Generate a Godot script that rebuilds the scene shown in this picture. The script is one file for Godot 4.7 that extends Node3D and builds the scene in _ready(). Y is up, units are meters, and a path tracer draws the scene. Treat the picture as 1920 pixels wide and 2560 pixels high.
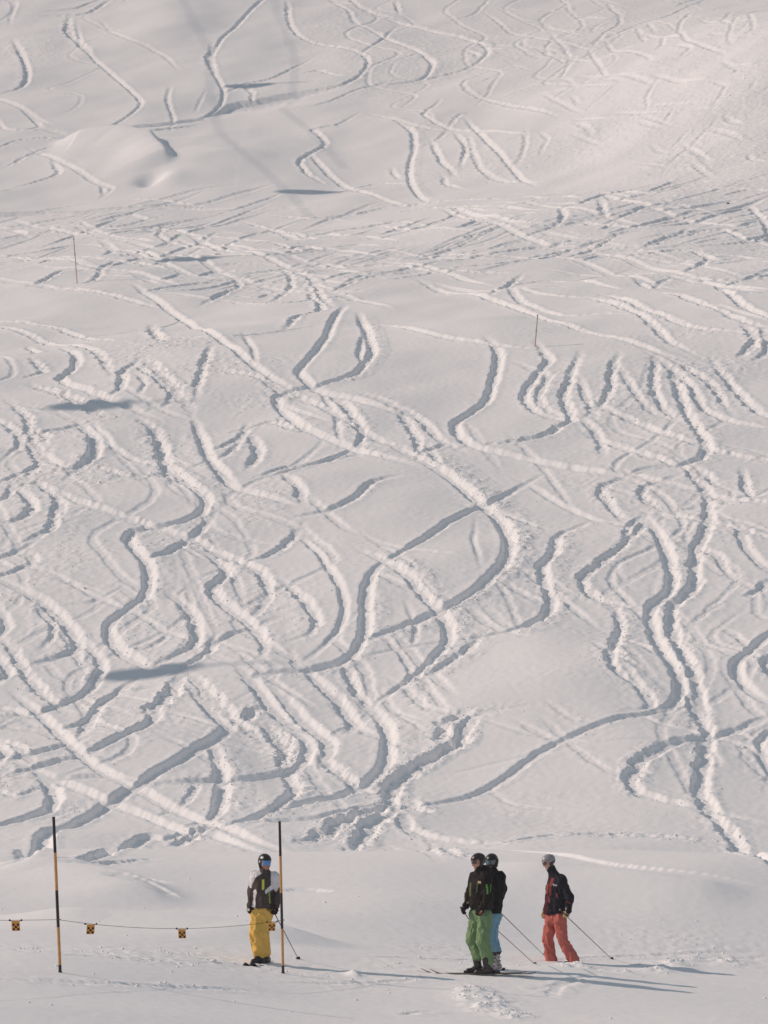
extends Node3D
# A powder snow slope covered in ski tracks, four skiers and a rope line on the shelf below it.
# Metres, y up. The camera stands at z = 0 and looks towards -z; "depth" D below means -z.

const FOCAL := 7850.0      # focal length in pixels of a 1920 x 2560 picture
const EYE := 3.4
const TILT := 0.08          # the hill rises a little to the right, the shelf falls
const PITCH := 0.0788227   # radians, upwards
var sun_dir := Vector3.ZERO   # towards the sun

# ---------------------------------------------------------------- pixel to place
func ray(px: float, py: float) -> Vector3:
	var a := (px - 960.0) / FOCAL
	var b := (1280.0 - py) / FOCAL
	var c := cos(PITCH)
	var s := sin(PITCH)
	var v := Vector3(a, b * c + s, -c + b * s)
	return v / -v.z            # per metre of depth

var prof := PackedFloat32Array()      # height profile of the hill, one value per 0.1 m from D = -60
var bumps: Array = []                 # [x, D, radius x, radius D, height, shear]

func profile(D: float) -> float:
	var q := clampf((D + 60.0) * 10.0, 0.0, float(prof.size() - 2))
	var i := int(q)
	return lerpf(prof[i], prof[i + 1], q - i)

func base_height(x: float, D: float) -> float:
	var h := profile(D) + x * (TILT * smoothstep(70.0, 90.0, D) - 0.07 * smoothstep(70.0, 56.0, D))
	for b in bumps:
		var dx: float = (x - b[0] - (D - b[1]) * b[5]) / b[2]
		if absf(dx) > 2.6: continue
		var dd: float = (D - b[1]) / b[3]
		if absf(dd) > 2.6: continue
		h += b[4] * exp(-(dx * dx + dd * dd))
	return h

func hit(px: float, py: float) -> Vector2:      # (x, D) where the sight line meets the snow
	var v := ray(px, py)
	var d0 := 30.0
	var d1 := 30.0
	while d1 < 320.0:
		d1 += 1.2
		if EYE + v.y * d1 < base_height(v.x * d1, d1): break
		d0 = d1
	for k in 10:
		var m := (d0 + d1) * 0.5
		if EYE + v.y * m < base_height(v.x * m, m): d1 = m
		else: d0 = m
	return Vector2(v.x * d0, d0)

func build_profile():
	var c := [[-60, 0.6], [-20, 0.1], [20, -0.3], [38, -0.12], [50, 0.0], [56.5, 0.06]]
	for k in [[61, 2268], [66, 2140]]: c.append([k[0], EYE + ray(960, k[1]).y * k[0]])
	c.append([69, 1.42]); c.append([72.2, 0.9])
	for k in [[75, 2122], [88, 1700], [101, 1300], [113, 1000], [120, 860], [127, 800], [136, 740], [150, 640],
			[168, 530], [174, 480], [190, 300], [203, 150], [217, 0], [236, -200], [275, -500]]:
		c.append([k[0], EYE + ray(960, k[1]).y * k[0]])
	c.append([330, 112.0]); c.append([400, 126.0])
	var n := c.size()
	var sl := []
	for i in n - 1: sl.append((c[i + 1][1] - c[i][1]) / (c[i + 1][0] - c[i][0]))
	var m := [sl[0]]
	for i in range(1, n - 1): m.append(0.0 if sl[i - 1] * sl[i] <= 0 else 2.0 * sl[i - 1] * sl[i] / (sl[i - 1] + sl[i]))
	m.append(sl[n - 2])
	prof.resize(4601)
	var j := 0
	for i in 4601:
		var D := -60.0 + i * 0.1
		while j < n - 2 and D > c[j + 1][0]: j += 1
		var w: float = c[j + 1][0] - c[j][0]
		var t: float = (D - c[j][0]) / w
		var t2 := t * t
		var t3 := t2 * t
		prof[i] = (2 * t3 - 3 * t2 + 1) * c[j][1] + (t3 - 2 * t2 + t) * w * m[j] + (-2 * t3 + 3 * t2) * c[j + 1][1] + (t3 - t2) * w * m[j + 1]

func bump(px: float, py: float, rx: float, rd: float, h: float, shear := 0.0):
	var p := hit(px, py)
	bumps.append([p.x, p.y, rx, rd, h, shear])

# ---------------------------------------------------------------- the snow grid
var rows := PackedFloat32Array()      # depth of each row
var cols := PackedFloat32Array()      # sideways position of each column, in half widths of the view
var nc := 0
var nr := 0
var HB := PackedFloat32Array()        # undisturbed snow
var CUT := PackedFloat32Array()       # how deep skis have cut it
var ADD := PackedFloat32Array()       # what they have thrown up
var RGH := PackedFloat32Array()       # how churned it is
var WOB := PackedFloat32Array()
const SPREAD := 960.0 / FOCAL
const M := 600                        # fine columns; twelve coarse ones on each side
const LAST := M + 12

func width_at(D: float) -> float:
	return maxf(D, 38.0) * SPREAD

func rows_between(a: float, b: float, step: float):
	var n := int(ceil((b - a) / step))
	for i in n: rows.append(a + (b - a) * i / n)

func build_grid():
	rows_between(-60, 20, 5.0)
	rows_between(20, 38, 1.0)
	rows_between(38, 57, 0.09)
	rows_between(57, 68, 0.10)
	rows_between(68, 75, 0.15)
	rows_between(75, 92, 0.05)
	rows_between(92, 122, 0.06)
	rows_between(122, 170, 0.085)
	rows_between(170, 222, 0.13)
	rows_between(222, 240, 1.0)
	rows_between(240, 400, 8.0)
	rows.append(400.0)
	var out := [8.0, 6.0, 4.5, 3.5, 2.8, 2.3, 1.9, 1.65, 1.48, 1.37, 1.29, 1.24]
	for q in out: cols.append(-q)
	var m := M
	for i in m + 1: cols.append(-1.2 + 2.4 * i / m)
	out.reverse()
	for q in out: cols.append(q)
	nc = cols.size()
	nr = rows.size()
	var n := nc * nr
	HB.resize(n); CUT.resize(n); ADD.resize(n); RGH.resize(n); WOB.resize(n)
	CUT.fill(0.0); ADD.fill(0.0); RGH.fill(0.0)
	var big := FastNoiseLite.new()
	big.seed = 11; big.noise_type = FastNoiseLite.TYPE_SIMPLEX_SMOOTH; big.frequency = 0.09; big.fractal_octaves = 3; big.fractal_gain = 0.38
	var wob := FastNoiseLite.new()
	wob.seed = 5; wob.noise_type = FastNoiseLite.TYPE_SIMPLEX; wob.frequency = 1.1; wob.fractal_octaves = 3; wob.fractal_gain = 0.6
	for r in nr:
		var D := rows[r]
		var w := width_at(D)
		var p := profile(D)
		var tilt := TILT * smoothstep(70.0, 90.0, D) - 0.07 * smoothstep(70.0, 56.0, D)
		var act: Array = []
		for b in bumps:
			if absf((D - b[1]) / b[3]) < 2.6: act.append(b)
		var amp := 0.30 if D > 70.0 else 0.14
		var i := r * nc
		for c in nc:
			var x := cols[c] * w
			var h := p + x * tilt + big.get_noise_2d(x, D * 1.3) * amp
			for b in act:
				var dx: float = (x - b[0] - (D - b[1]) * b[5]) / b[2]
				if absf(dx) < 2.6:
					var dd: float = (D - b[1]) / b[3]
					h += b[4] * exp(-(dx * dx + dd * dd))
			HB[i] = h
			WOB[i] = wob.get_noise_2d(x, D)
			i += 1

func row_of(D: float) -> int:
	return clampi(rows.bsearch(D), 0, nr - 1)

# one straight piece of a ski track: a cut with steep walls, a rim, thrown snow to both sides
func carve(a: Vector2, b: Vector2, hw: float, d: float, berm: float, rough: float, f0: float, f1: float, spray: float):
	var ww := 0.055 + d * 0.38
	var wide := ww * 1.8
	var reach := hw + wide + 0.22 + absf(spray) * 0.7
	var r0 := row_of(minf(a.y, b.y) - reach)
	var r1 := row_of(maxf(a.y, b.y) + reach)
	var ab := b - a
	var len2 := maxf(ab.length_squared(), 1e-6)
	var ln := sqrt(len2)
	var c_first := cols[12]
	var dc := 2.4 / M
	for r in range(r0, r1 + 1):
		var D := rows[r]
		var w := width_at(D)
		# the stretch of the piece that this row can touch
		var xa := minf(a.x, b.x) - reach
		var xb := maxf(a.x, b.x) + reach
		if absf(ab.y) > 0.05:
			var t0 := clampf((D - reach - a.y) / ab.y, 0.0, 1.0)
			var t1 := clampf((D + reach - a.y) / ab.y, 0.0, 1.0)
			var q0 := a.x + ab.x * t0
			var q1 := a.x + ab.x * t1
			xa = minf(q0, q1) - reach
			xb = maxf(q0, q1) + reach
		var c0 := clampi(int((xa / w - c_first) / dc) + 12, 12, LAST)
		var c1 := clampi(int((xb / w - c_first) / dc) + 13, 12, LAST)
		var i := r * nc + c0
		for c in range(c0, c1 + 1):
			var px := cols[c] * w - a.x
			var py := D - a.y
			var t := clampf((px * ab.x + py * ab.y) / len2, 0.0, 1.0)
			var ex := px - ab.x * t
			var ey := py - ab.y * t
			var s := sqrt(ex * ex + ey * ey)
			if s < reach:
				var f := f0 + (f1 - f0) * t
				var hf := hw * (0.3 + 0.7 * f)
				var e := s + WOB[i] * minf(0.025 + 0.20 * rough, 0.04 + hw * 0.9)
				# the far and left wall stands steeper than the near one, which is run out
				var wl := ww + (wide - ww) * clampf((ex * 0.5 - ey * 0.85) / (s + 0.02) * 2.0 + 0.5, 0.0, 1.0)
				if e < hf + wl:
					var k := d * f
					if e > hf:
						var z := 1.0 - (e - hf) / wl
						k *= z * z * (3.0 - 2.0 * z)
					if k > CUT[i]: CUT[i] = k
				var g := (s - hw - wl - 0.04) / 0.12
				var side := (ab.x * py - ab.y * px) / ln      # > 0 left of travel
				var bm := berm
				if spray != 0.0 and side * spray > 0.0:
					g = (s - hw - wl - 0.10) / (0.2 + 0.30 * absf(spray))
					bm = berm + 0.05 * absf(spray)
				var ad := bm * f * exp(-g * g) * (0.8 + (0.3 + 0.7 * rough) * WOB[i])
				if ad > ADD[i]: ADD[i] = ad
				var rg := rough * f * clampf(1.25 - s / (reach + 0.01), 0.0, 1.0)
				if bm > berm and s > hw: rg = maxf(rg, minf(0.9, 0.9 * absf(spray) + 0.2) * f * clampf(1.4 - s / (reach + 0.01), 0.0, 1.0) * (0.6 + WOB[i]))
				if rg > RGH[i]: RGH[i] = rg
			i += 1

const TILES := {1: [0, 0], 2: [960, 0], 3: [0, 560], 4: [960, 560], 5: [0, 1160], 6: [960, 1160], 7: [0, 1700], 8: [960, 1700]}
const TSCALE := 1.728125

# a track along points read from one tile of the photograph; hw half width, d depth, b rim, r churn (metres, 0..1)
func track(tile: int, hw: float, d: float, b: float, r: float, pts: Array, spray := 0.0):
	var o: Array = TILES[tile]
	var w: Array = []
	var n := pts.size() / 2
	for i in n:
		w.append(hit(o[0] + (pts[i * 2] + 6.0) / TSCALE, o[1] + (pts[i * 2 + 1] + 3.0) / TSCALE))
	if n > 2:      # a track runs on a little past where it can be followed
		var a: Vector2 = w[0] - w[1]
		var z: Vector2 = w[n - 1] - w[n - 2]
		w.insert(0, w[0] + a.normalized() * minf(1.6, a.length()))
		w.append(w[n] + z.normalized() * minf(1.6, z.length()))
	var faint := 0.6 if tile == 2 and pts[0] > 400 and pts[1] < 700 else 1.0      # the upper right is blown over
	var boots := 1.5 if r >= 0.9 else 1.0      # trodden, not skied
	trail(w, hw * 0.40 * boots, d * 0.435 * boots * faint, b * 0.3, r, spray)

func trail(w: Array, hw: float, d: float, b: float, r: float, spray := 0.0):
	var n := w.size()
	var pl: Array = []
	for i in n - 1:
		var p0: Vector2 = w[maxi(i - 1, 0)]
		var p1: Vector2 = w[i]
		var p2: Vector2 = w[i + 1]
		var p3: Vector2 = w[mini(i + 2, n - 1)]
		var k := clampi(int(p1.distance_to(p2) / 0.7) + 1, 1, 14)
		for j in k: pl.append(p1.cubic_interpolate(p2, p0, p3, float(j) / k))
	pl.append(w[n - 1])
	var total := 0.0
	for i in pl.size() - 1: total += pl[i].distance_to(pl[i + 1])
	var run := 0.0
	var fade := minf(3.0, total * 0.3)
	for i in pl.size() - 1:
		var l: float = pl[i].distance_to(pl[i + 1])
		var f0 := clampf(minf(run, total - run) / fade, 0.05, 1.0)
		run += l
		var f1 := clampf(minf(run, total - run) / fade, 0.05, 1.0)
		carve(pl[i], pl[i + 1], hw, d, b, r, f0, f1, spray)

# a lip: snow that stands higher along a line and falls off at its own rate on each side
func lip(pts: Array, h: float, left: float, right: float):
	var w: Array = []
	for i in pts.size() / 2: w.append(hit(pts[i * 2], pts[i * 2 + 1]))
	var reach := maxf(left, right) * 2.2
	var dmin := 1e9
	var dmax := -1e9
	for p in w:
		dmin = minf(dmin, p.y); dmax = maxf(dmax, p.y)
	for r in range(row_of(dmin - reach), row_of(dmax + reach) + 1):
		var D := rows[r]
		var wd := width_at(D)
		for c in range(12, LAST + 1):
			var q := Vector2(cols[c] * wd, D)
			var best := 1e9
			var sd := 0.0
			var along := 0.0
			for i in w.size() - 1:
				var ab: Vector2 = w[i + 1] - w[i]
				var t := clampf((q - w[i]).dot(ab) / ab.length_squared(), 0.0, 1.0)
				var e: Vector2 = q - w[i] - ab * t
				var l := e.length()
				if l < best:
					best = l
					sd = ab.x * e.y - ab.y * e.x
					along = (i + t) / (w.size() - 1.0)
			if best < reach:
				var k := best / (left if sd > 0 else right)
				HB[r * nc + c] += h * exp(-k * k) * smoothstep(0.0, 0.25, along) * smoothstep(1.0, 0.75, along)

func churn(px: float, py: float, rx: float, rd: float, amount: float, heap := 0.0):
	var p := hit(px, py)
	for r in range(row_of(p.y - rd * 2), row_of(p.y + rd * 2) + 1):
		var D := rows[r]
		var wd := width_at(D)
		var dd := (D - p.y) / rd
		var c0 := clampi(int(((p.x - rx * 2) / wd + 1.2) / 2.4 * M) + 12, 12, LAST)
		var c1 := clampi(int(((p.x + rx * 2) / wd + 1.2) / 2.4 * M) + 13, 12, LAST)
		for c in range(c0, c1 + 1):
			var i := r * nc + c
			var dx := (cols[c] * wd - p.x) / rx
			var g := exp(-(dx * dx + dd * dd)) * (0.8 + 0.8 * WOB[i])
			RGH[i] = maxf(RGH[i], amount * g)
			HB[i] += heap * maxf(g, 0.0)

func finish_snow(mat: Material) -> MeshInstance3D:
	var lump := FastNoiseLite.new()
	lump.seed = 21; lump.noise_type = FastNoiseLite.TYPE_CELLULAR; lump.frequency = 3.2
	lump.cellular_return_type = FastNoiseLite.RETURN_DISTANCE; lump.fractal_octaves = 2; lump.fractal_gain = 0.5
	var fine := FastNoiseLite.new()
	fine.seed = 8; fine.noise_type = FastNoiseLite.TYPE_SIMPLEX; fine.frequency = 2.6; fine.fractal_octaves = 2
	var patch := FastNoiseLite.new()
	patch.seed = 31; patch.noise_type = FastNoiseLite.TYPE_SIMPLEX_SMOOTH; patch.frequency = 0.28; patch.fractal_octaves = 3
	var n := nc * nr
	var V := PackedVector3Array(); V.resize(n)
	var N := PackedVector3Array(); N.resize(n)
	for r in nr:
		var D := rows[r]
		var w := width_at(D)
		var i := r * nc
		for c in nc:
			var x := cols[c] * w
			var cut := CUT[i]
			var h := HB[i] - cut + ADD[i] * (1.0 - clampf(cut * 6.0, 0.0, 0.9))
			var q := RGH[i]
			if D > 76.0 and D < 121.0:
				var left := clampf(0.9 - (cols[c] + 1.0) * 0.75, 0.25, 1.0)
				q = maxf(q, smoothstep(0.05, 0.5, patch.get_noise_2d(x, D)) * 0.6 * left)
				RGH[i] = q
			if q > 0.02: h -= (1.0 if D < 121.0 else 1.7) * ((lump.get_noise_2d(x, D) + 0.35) * 0.042 * q + (lump.get_noise_2d(x * 2.3 + 40.0, D * 2.3) + 0.35) * 0.045 * q)
			h += fine.get_noise_2d(x, D) * ((0.005 if D > 70.0 else 0.0028) + 0.03 * q)
			V[i] = Vector3(x, h, -D)
			i += 1
	for r in nr:
		var ra := maxi(r - 1, 0) * nc
		var rb := mini(r + 1, nr - 1) * nc
		for c in nc:
			var e := V[r * nc + mini(c + 1, nc - 1)] - V[r * nc + maxi(c - 1, 0)]
			var g := V[rb + c] - V[ra + c]
			N[r * nc + c] = e.cross(g).normalized()
	var I := PackedInt32Array(); I.resize((nc - 1) * (nr - 1) * 6)
	var k := 0
	for r in nr - 1:
		for c in nc - 1:
			var i := r * nc + c
			I[k] = i; I[k + 1] = i + nc; I[k + 2] = i + 1
			I[k + 3] = i + 1; I[k + 4] = i + nc; I[k + 5] = i + nc + 1
			k += 6
	var arr := []
	arr.resize(Mesh.ARRAY_MAX)
	arr[Mesh.ARRAY_VERTEX] = V
	arr[Mesh.ARRAY_NORMAL] = N
	arr[Mesh.ARRAY_INDEX] = I
	var am := ArrayMesh.new()
	am.add_surface_from_arrays(Mesh.PRIMITIVE_TRIANGLES, arr)
	am.surface_set_material(0, mat)
	var o := MeshInstance3D.new()
	o.name = "snow_slope"
	o.mesh = am
	o.set_meta("kind", "structure")
	o.set_meta("label", "powder snow hillside crossed by curving ski tracks above a flat shelf")
	o.set_meta("category", "snow")
	add_child(o)
	snow_v = V
	return o

var snow_v := PackedVector3Array()
func snow_at(x: float, D: float) -> float:      # height of the finished surface
	var r := clampi(rows.bsearch(D) - 1, 0, nr - 2)
	var u := x / width_at(D)
	var c := clampi(int((u + 1.2) / 2.4 * M) + 12, 12, LAST - 1)
	var t := clampf((D - rows[r]) / (rows[r + 1] - rows[r]), 0.0, 1.0)
	var s := clampf((u - cols[c]) / (cols[c + 1] - cols[c]), 0.0, 1.0)
	var i := r * nc + c
	return lerpf(lerpf(snow_v[i].y, snow_v[i + 1].y, s), lerpf(snow_v[i + nc].y, snow_v[i + nc + 1].y, s), t)

func hit_snow(px: float, py: float) -> Vector2:      # where a sight line meets the finished surface
	var v := ray(px, py)
	var g := hit(px, py)
	var d0 := g.y - 5.0
	var d1 := d0
	while d1 < g.y + 8.0:
		d1 += 0.2
		if EYE + v.y * d1 < snow_at(v.x * d1, d1): break
		d0 = d1
	for k in 8:
		var m := (d0 + d1) * 0.5
		if EYE + v.y * m < snow_at(v.x * m, m): d1 = m
		else: d0 = m
	return Vector2(v.x * d0, d0)

# loose crumbs of snow lying where skis threw them
func crumbs(mat: Material):
	var rng := RandomNumberGenerator.new()
	rng.seed = 19
	var st := SurfaceTool.new()
	st.begin(Mesh.PRIMITIVE_TRIANGLES)
	var ring := []
	for j in 3:
		for i in 5:
			var a := TAU * (i + j * 0.5) / 5.0
			var lat: float = [-0.6, 0.15, 0.75][j]
			ring.append(Vector3(cos(a) * cos(lat), sin(lat), sin(a) * cos(lat)) * rng.randf_range(0.75, 1.2))
	ring.append(Vector3(0, -0.9, 0)); ring.append(Vector3(0, 1.0, 0))
	var tri := []
	for i in 5:
		var k := (i + 1) % 5
		tri.append_array([15, k, i])
		for j in 2: tri.append_array([j * 5 + i, j * 5 + k, j * 5 + 5 + i, j * 5 + k, j * 5 + 5 + k, j * 5 + 5 + i])
		tri.append_array([16, 10 + i, 10 + k])
	for v in ring: st.add_vertex(v)
	for v in tri: st.add_index(v)
	st.generate_normals()
	var mesh := st.commit()
	mesh.surface_set_material(0, mat)
	var at: Array = []
	for k in 900000:
		if at.size() > 42000: break
		var r := rng.randi_range(40, nr - 40)
		var c := rng.randi_range(14, LAST - 2)
		var i := r * nc + c
		var p := RGH[i] * 0.6 + clampf(ADD[i] * 4.0, 0.0, 0.2)
		if p < 0.08 and rng.randf() > 0.0012: continue
		if rng.randf() > p * p * 1.6 and p >= 0.08: continue
		at.append(i)
	var mm := MultiMesh.new()
	mm.transform_format = MultiMesh.TRANSFORM_3D
	mm.mesh = mesh
	mm.instance_count = at.size()
	for k in at.size():
		var s := 0.008 + 0.020 * pow(rng.randf(), 2.5)
		if rng.randf() < 0.008: s *= 2.0
		var b := Basis(Vector3(rng.randf() - 0.5, rng.randf() - 0.5, rng.randf() - 0.5).normalized(), rng.randf() * TAU).scaled(Vector3(s, s * rng.randf_range(0.6, 0.95), s))
		var v := snow_v[at[k]]
		mm.set_instance_transform(k, Transform3D(b, v + Vector3(rng.randf_range(-0.03, 0.03), s * 0.1, rng.randf_range(-0.04, 0.04))))
	var o := MultiMeshInstance3D.new()
	o.name = "snow_crumbs"
	o.multimesh = mm
	o.set_meta("kind", "stuff")
	o.set_meta("label", "loose crumbs of snow scattered along the ski tracks")
	o.set_meta("category", "snow")
	add_child(o)

# ---------------------------------------------------------------- materials
func snow_material() -> StandardMaterial3D:
	var m := StandardMaterial3D.new()
	m.albedo_color = Color(0.96, 0.96, 0.962)
	m.roughness = 0.85
	m.metallic_specular = 0.3
	var nz := FastNoiseLite.new()
	nz.seed = 3; nz.noise_type = FastNoiseLite.TYPE_SIMPLEX; nz.frequency = 0.045; nz.fractal_octaves = 4; nz.fractal_gain = 0.62
	var t := NoiseTexture2D.new()
	t.width = 1024; t.height = 1024; t.seamless = true; t.noise = nz; t.as_normal_map = true; t.bump_strength = 4.0
	m.normal_enabled = true
	m.normal_texture = t
	m.normal_scale = 0.10
	m.uv1_triplanar = true
	m.uv1_world_triplanar = true
	m.uv1_scale = Vector3(0.55, 0.55, 0.55)
	return m

func plain(c: Color, rough := 0.7, metal := 0.0) -> StandardMaterial3D:
	var m := StandardMaterial3D.new()
	m.albedo_color = c; m.roughness = rough; m.metallic = metal
	return m

func set_light():
	var cam := Camera3D.new()
	cam.name = "camera"
	cam.position = Vector3(0, EYE, 0)
	cam.rotation.x = PITCH
	cam.fov = rad_to_deg(2.0 * atan(1280.0 / FOCAL))
	cam.near = 0.5
	cam.far = 2000.0
	add_child(cam)
	cam.current = true
	var el := deg_to_rad(SUN_EL)
	var az := deg_to_rad(SUN_AZ)
	sun_dir = Vector3(-cos(el) * cos(az), sin(el), cos(el) * sin(az))
	var sun := DirectionalLight3D.new()
	sun.name = "sun"
	add_child(sun)
	sun.look_at_from_position(sun_dir * 100.0, Vector3.ZERO, Vector3.UP)
	sun.light_energy = SUN_E
	sun.light_color = Color(1.0, 0.908, 0.845)
	sun.light_angular_distance = 0.55
	sun.shadow_enabled = true
	var sm := ProceduralSkyMaterial.new()
	sm.sky_top_color = Color(0.582, 0.657, 0.72)
	sm.sky_horizon_color = Color(0.70, 0.755, 0.81)
	sm.ground_bottom_color = Color(0.7, 0.7, 0.72)
	sm.ground_horizon_color = Color(0.72, 0.76, 0.8)
	sm.sky_curve = 0.2
	sm.sun_angle_max = 1.0
	sm.sun_curve = 0.1
	sm.energy_multiplier = 1.0
	var sky := Sky.new()
	sky.sky_material = sm
	var env := Environment.new()
	env.background_mode = Environment.BG_SKY
	env.sky = sky
	env.background_energy_multiplier = SKY_E
	env.tonemap_mode = Environment.TONE_MAPPER_LINEAR
	env.tonemap_exposure = EXPO
	env.sdfgi_enabled = true
	env.ssao_enabled = true
	env.ssil_enabled = true
	if FOG > 0.0:
		env.fog_enabled = true
		env.fog_density = FOG
		env.fog_light_color = Color(0.80, 0.80, 0.82)
	var we := WorldEnvironment.new()
	we.name = "environment"
	we.environment = env
	add_child(we)

const SUN_EL := 33.0
const SUN_AZ := -8.0
const SUN_E := 1.12
const SKY_E := 0.64
const EXPO := 0.925
const FOG := 0.0007

func shape_hill():
	build_profile()
	# broad swells of the hill
	bump(2050, 330, 13, 20, 6.0)
	bump(1500, 560, 10, 10, 0.9)
	bump(250, 700, 12, 8, 0.7)
	bump(900, 1500, 5, 5, 0.35)
	bump(1500, 1700, 4, 5, 0.3)
	bump(200, 1300, 6, 7, 0.4)
	bump(480, 420, 5.5, 4, 0.9)
	bump(240, 385, 3.4, 2.2, 0.25)
	bump(375, 442, 0.7, 0.9, -0.5)
	bump(428, 450, 1.0, 1.2, 0.25)
	bump(430, 60, 4, 6, 0.8)
	bump(620, 255, 4.5, 1.6, -0.5)
		# the bank behind the skiers and the shelf they stand on
	bump(60, 2440, 5.0, 14.0, 0.30)
	bump(820, 2500, 2.6, 6.0, -0.16)
	bump(1560, 2470, 2.6, 6.0, 0.12)
	bump(1000, 2270, 3.0, 4.0, 0.34)
	bump(1750, 2250, 3.0, 4.0, 0.30)
	bump(330, 2235, 1.6, 2.0, 0.10)
	bump(1405, 2432, 0.6, 0.6, 0.05)

func _ready():
	set_light()
	var t0 := Time.get_ticks_msec()
	shape_hill()
	build_grid()
	print("grid ", nr, " x ", nc, " ", Time.get_ticks_msec() - t0)
	shape_snow()
	all_tracks()
	print("tracks ", Time.get_ticks_msec() - t0)
	var snow := snow_material()
	finish_snow(snow)
	crumbs(snow)
	print("snow ", Time.get_ticks_msec() - t0)
	lift()
	all_things()
	print("things ", Time.get_ticks_msec() - t0)
	all_people()
	print("people ", Time.get_ticks_msec() - t0)

func shape_snow():
	lip([120, 356, 200, 350, 300, 350, 370, 362, 408, 394, 412, 410], 0.75, 0.55, 2.0)
	lip([-60, 2170, 180, 2190, 330, 2225, 405, 2280], 0.25, 0.6, 1.7)
	lip([-60, 2285, 300, 2305, 600, 2335, 880, 2378], 0.28, 0.7, 1.9)
	lip([1180, 2160, 1420, 2178, 1700, 2215, 1900, 2240], 0.12, 0.4, 1.2)
	# loose heaps where skis have ploughed the shelf
	churn(1175, 2472, 0.26, 0.7, 1.0, 0.03)
	churn(1205, 2488, 0.34, 0.9, 1.0, 0.05)
	churn(1240, 2508, 0.34, 0.9, 1.0, 0.045)
	churn(1275, 2528, 0.30, 0.8, 0.9, 0.03)
	churn(1450, 2412, 0.5, 0.5, 0.9, 0.06)
	churn(1640, 2420, 0.35, 0.7, 0.9, 0.06)
	churn(1690, 2418, 0.3, 0.6, 0.9, 0.05)
	churn(1800, 2412, 0.6, 0.7, 0.7, 0.03)
	churn(1560, 2428, 0.25, 0.4, 0.8, 0.04)
	churn(885, 2434, 0.10, 0.3, 0.6, 0.13)
	churn(330, 2385, 1.2, 1.6, 0.45)
	churn(480, 2385, 1.0, 1.4, 0.45)
	churn(60, 2365, 0.8, 1.2, 0.4)
	churn(1100, 2375, 1.0, 1.2, 0.35)
	churn(1700, 2375, 1.6, 1.6, 0.3)
	for q in [[650, 2405, 0.9, 1.6], [1190, 2432, 0.9, 1.6], [1400, 2410, 0.8, 1.2], [1000, 2425, 0.8, 1.4], [820, 2440, 0.8, 1.4]]: churn(q[0], q[1], q[2], q[3], 0.22)
	# old lines on the packed shelf
	for q in [[-40, 2446, 350, 2466, 700, 2480], [-40, 2452, 200, 2458, 420, 2470], [500, 2400, 640, 2404, 800, 2412], [720, 2445, 900, 2452, 1080, 2447], [1290, 2468, 1400, 2462, 1490, 2440], [1370, 2484, 1395, 2462, 1410, 2452],
			[1300, 2400, 1500, 2392, 1960, 2380], [-40, 2385, 300, 2392, 560, 2410], [900, 2404, 1100, 2398, 1300, 2396], [1540, 2400, 1700, 2404, 1960, 2396], [1000, 2540, 1080, 2520, 1110, 2522]]:
		trail([hit(q[0], q[1]), hit(q[2], q[3]), hit(q[4], q[5])], 0.035, 0.022, 0.008, 0.25)
	# ploughed-up patches on the hill
	churn(400, 870, 2.4, 2.6, 0.9)
	churn(560, 920, 2.6, 1.2, 0.8)
	churn(110, 1190, 3.0, 2.0, 0.7)
	churn(250, 1190, 1.6, 1.0, 0.9)
	churn(450, 1350, 1.2, 1.4, 0.7)
	churn(660, 1260, 1.2, 2.0, 0.6)
	churn(690, 1490, 1.2, 1.6, 0.7)
	churn(420, 1560, 1.6, 2.0, 0.4)
	churn(150, 1440, 1.6, 2.4, 0.4)
	churn(620, 1830, 1.4, 1.2, 0.6)
	churn(260, 1820, 1.4, 1.4, 0.4)
	churn(1340, 1470, 0.8, 2.0, 0.4)
	churn(1650, 1260, 2.0, 2.0, 0.5)
	churn(1780, 1330, 1.6, 1.4, 0.5)
	churn(1500, 1200, 1.6, 1.0, 0.5)
	churn(1560, 1000, 1.8, 3.0, 0.5)
	churn(1760, 920, 2.0, 1.4, 0.9)
	churn(1700, 830, 2.6, 1.6, 0.6)
	churn(700, 1000, 2.0, 1.0, 0.7)
	for q in [[100, 600, 5, 4], [350, 640, 6, 4], [700, 690, 6, 4], [900, 620, 6, 5], [1100, 650, 7, 4], [1400, 600, 7, 5], [1750, 620, 7, 5], [1800, 690, 6, 4], [1650, 480, 7, 5], [1800, 380, 6, 7], [1500, 100, 8, 8], [1750, 120, 8, 8], [1250, 120, 6, 8], [1000, 150, 6, 8], [1600, 300, 8, 7], [1850, 250, 6, 8], [60, 130, 3, 5], [850, 60, 3, 4], [1200, 430, 4, 3]]:
		churn(q[0], q[1], q[2], q[3], 0.36 if q[1] > 500 else 0.6)
	# skis crossing the band below the upper slope, too many to follow one by one
	var rng := RandomNumberGenerator.new()
	rng.seed = 77
	for i in 260:
		var px := rng.randf_range(-150, 2070)
		var py := rng.randf_range(545, 745) - px * 0.02
		if px > 1000: py = rng.randf_range(470 + maxf(0.0, 1500.0 - px) * 0.08, 760)
		if px > 800 and px < 1500 and py > 735: continue
		if px < 350 and py > 700: continue
		var ln := rng.randf_range(90, 420)
		var rise := rng.randf_range(-0.05, 0.32)
		if rng.randf() < 0.25: rise = rng.randf_range(-0.3, 0.0)
		var bow := rng.randf_range(-14, 14)
		trail([hit(px, py), hit(px + ln * 0.5, py - ln * 0.5 * rise + bow), hit(px + ln, py - ln * rise)], rng.randf_range(0.07, 0.17), rng.randf_range(0.04, 0.12), 0.02, rng.randf_range(0.08, 0.3))
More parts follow.
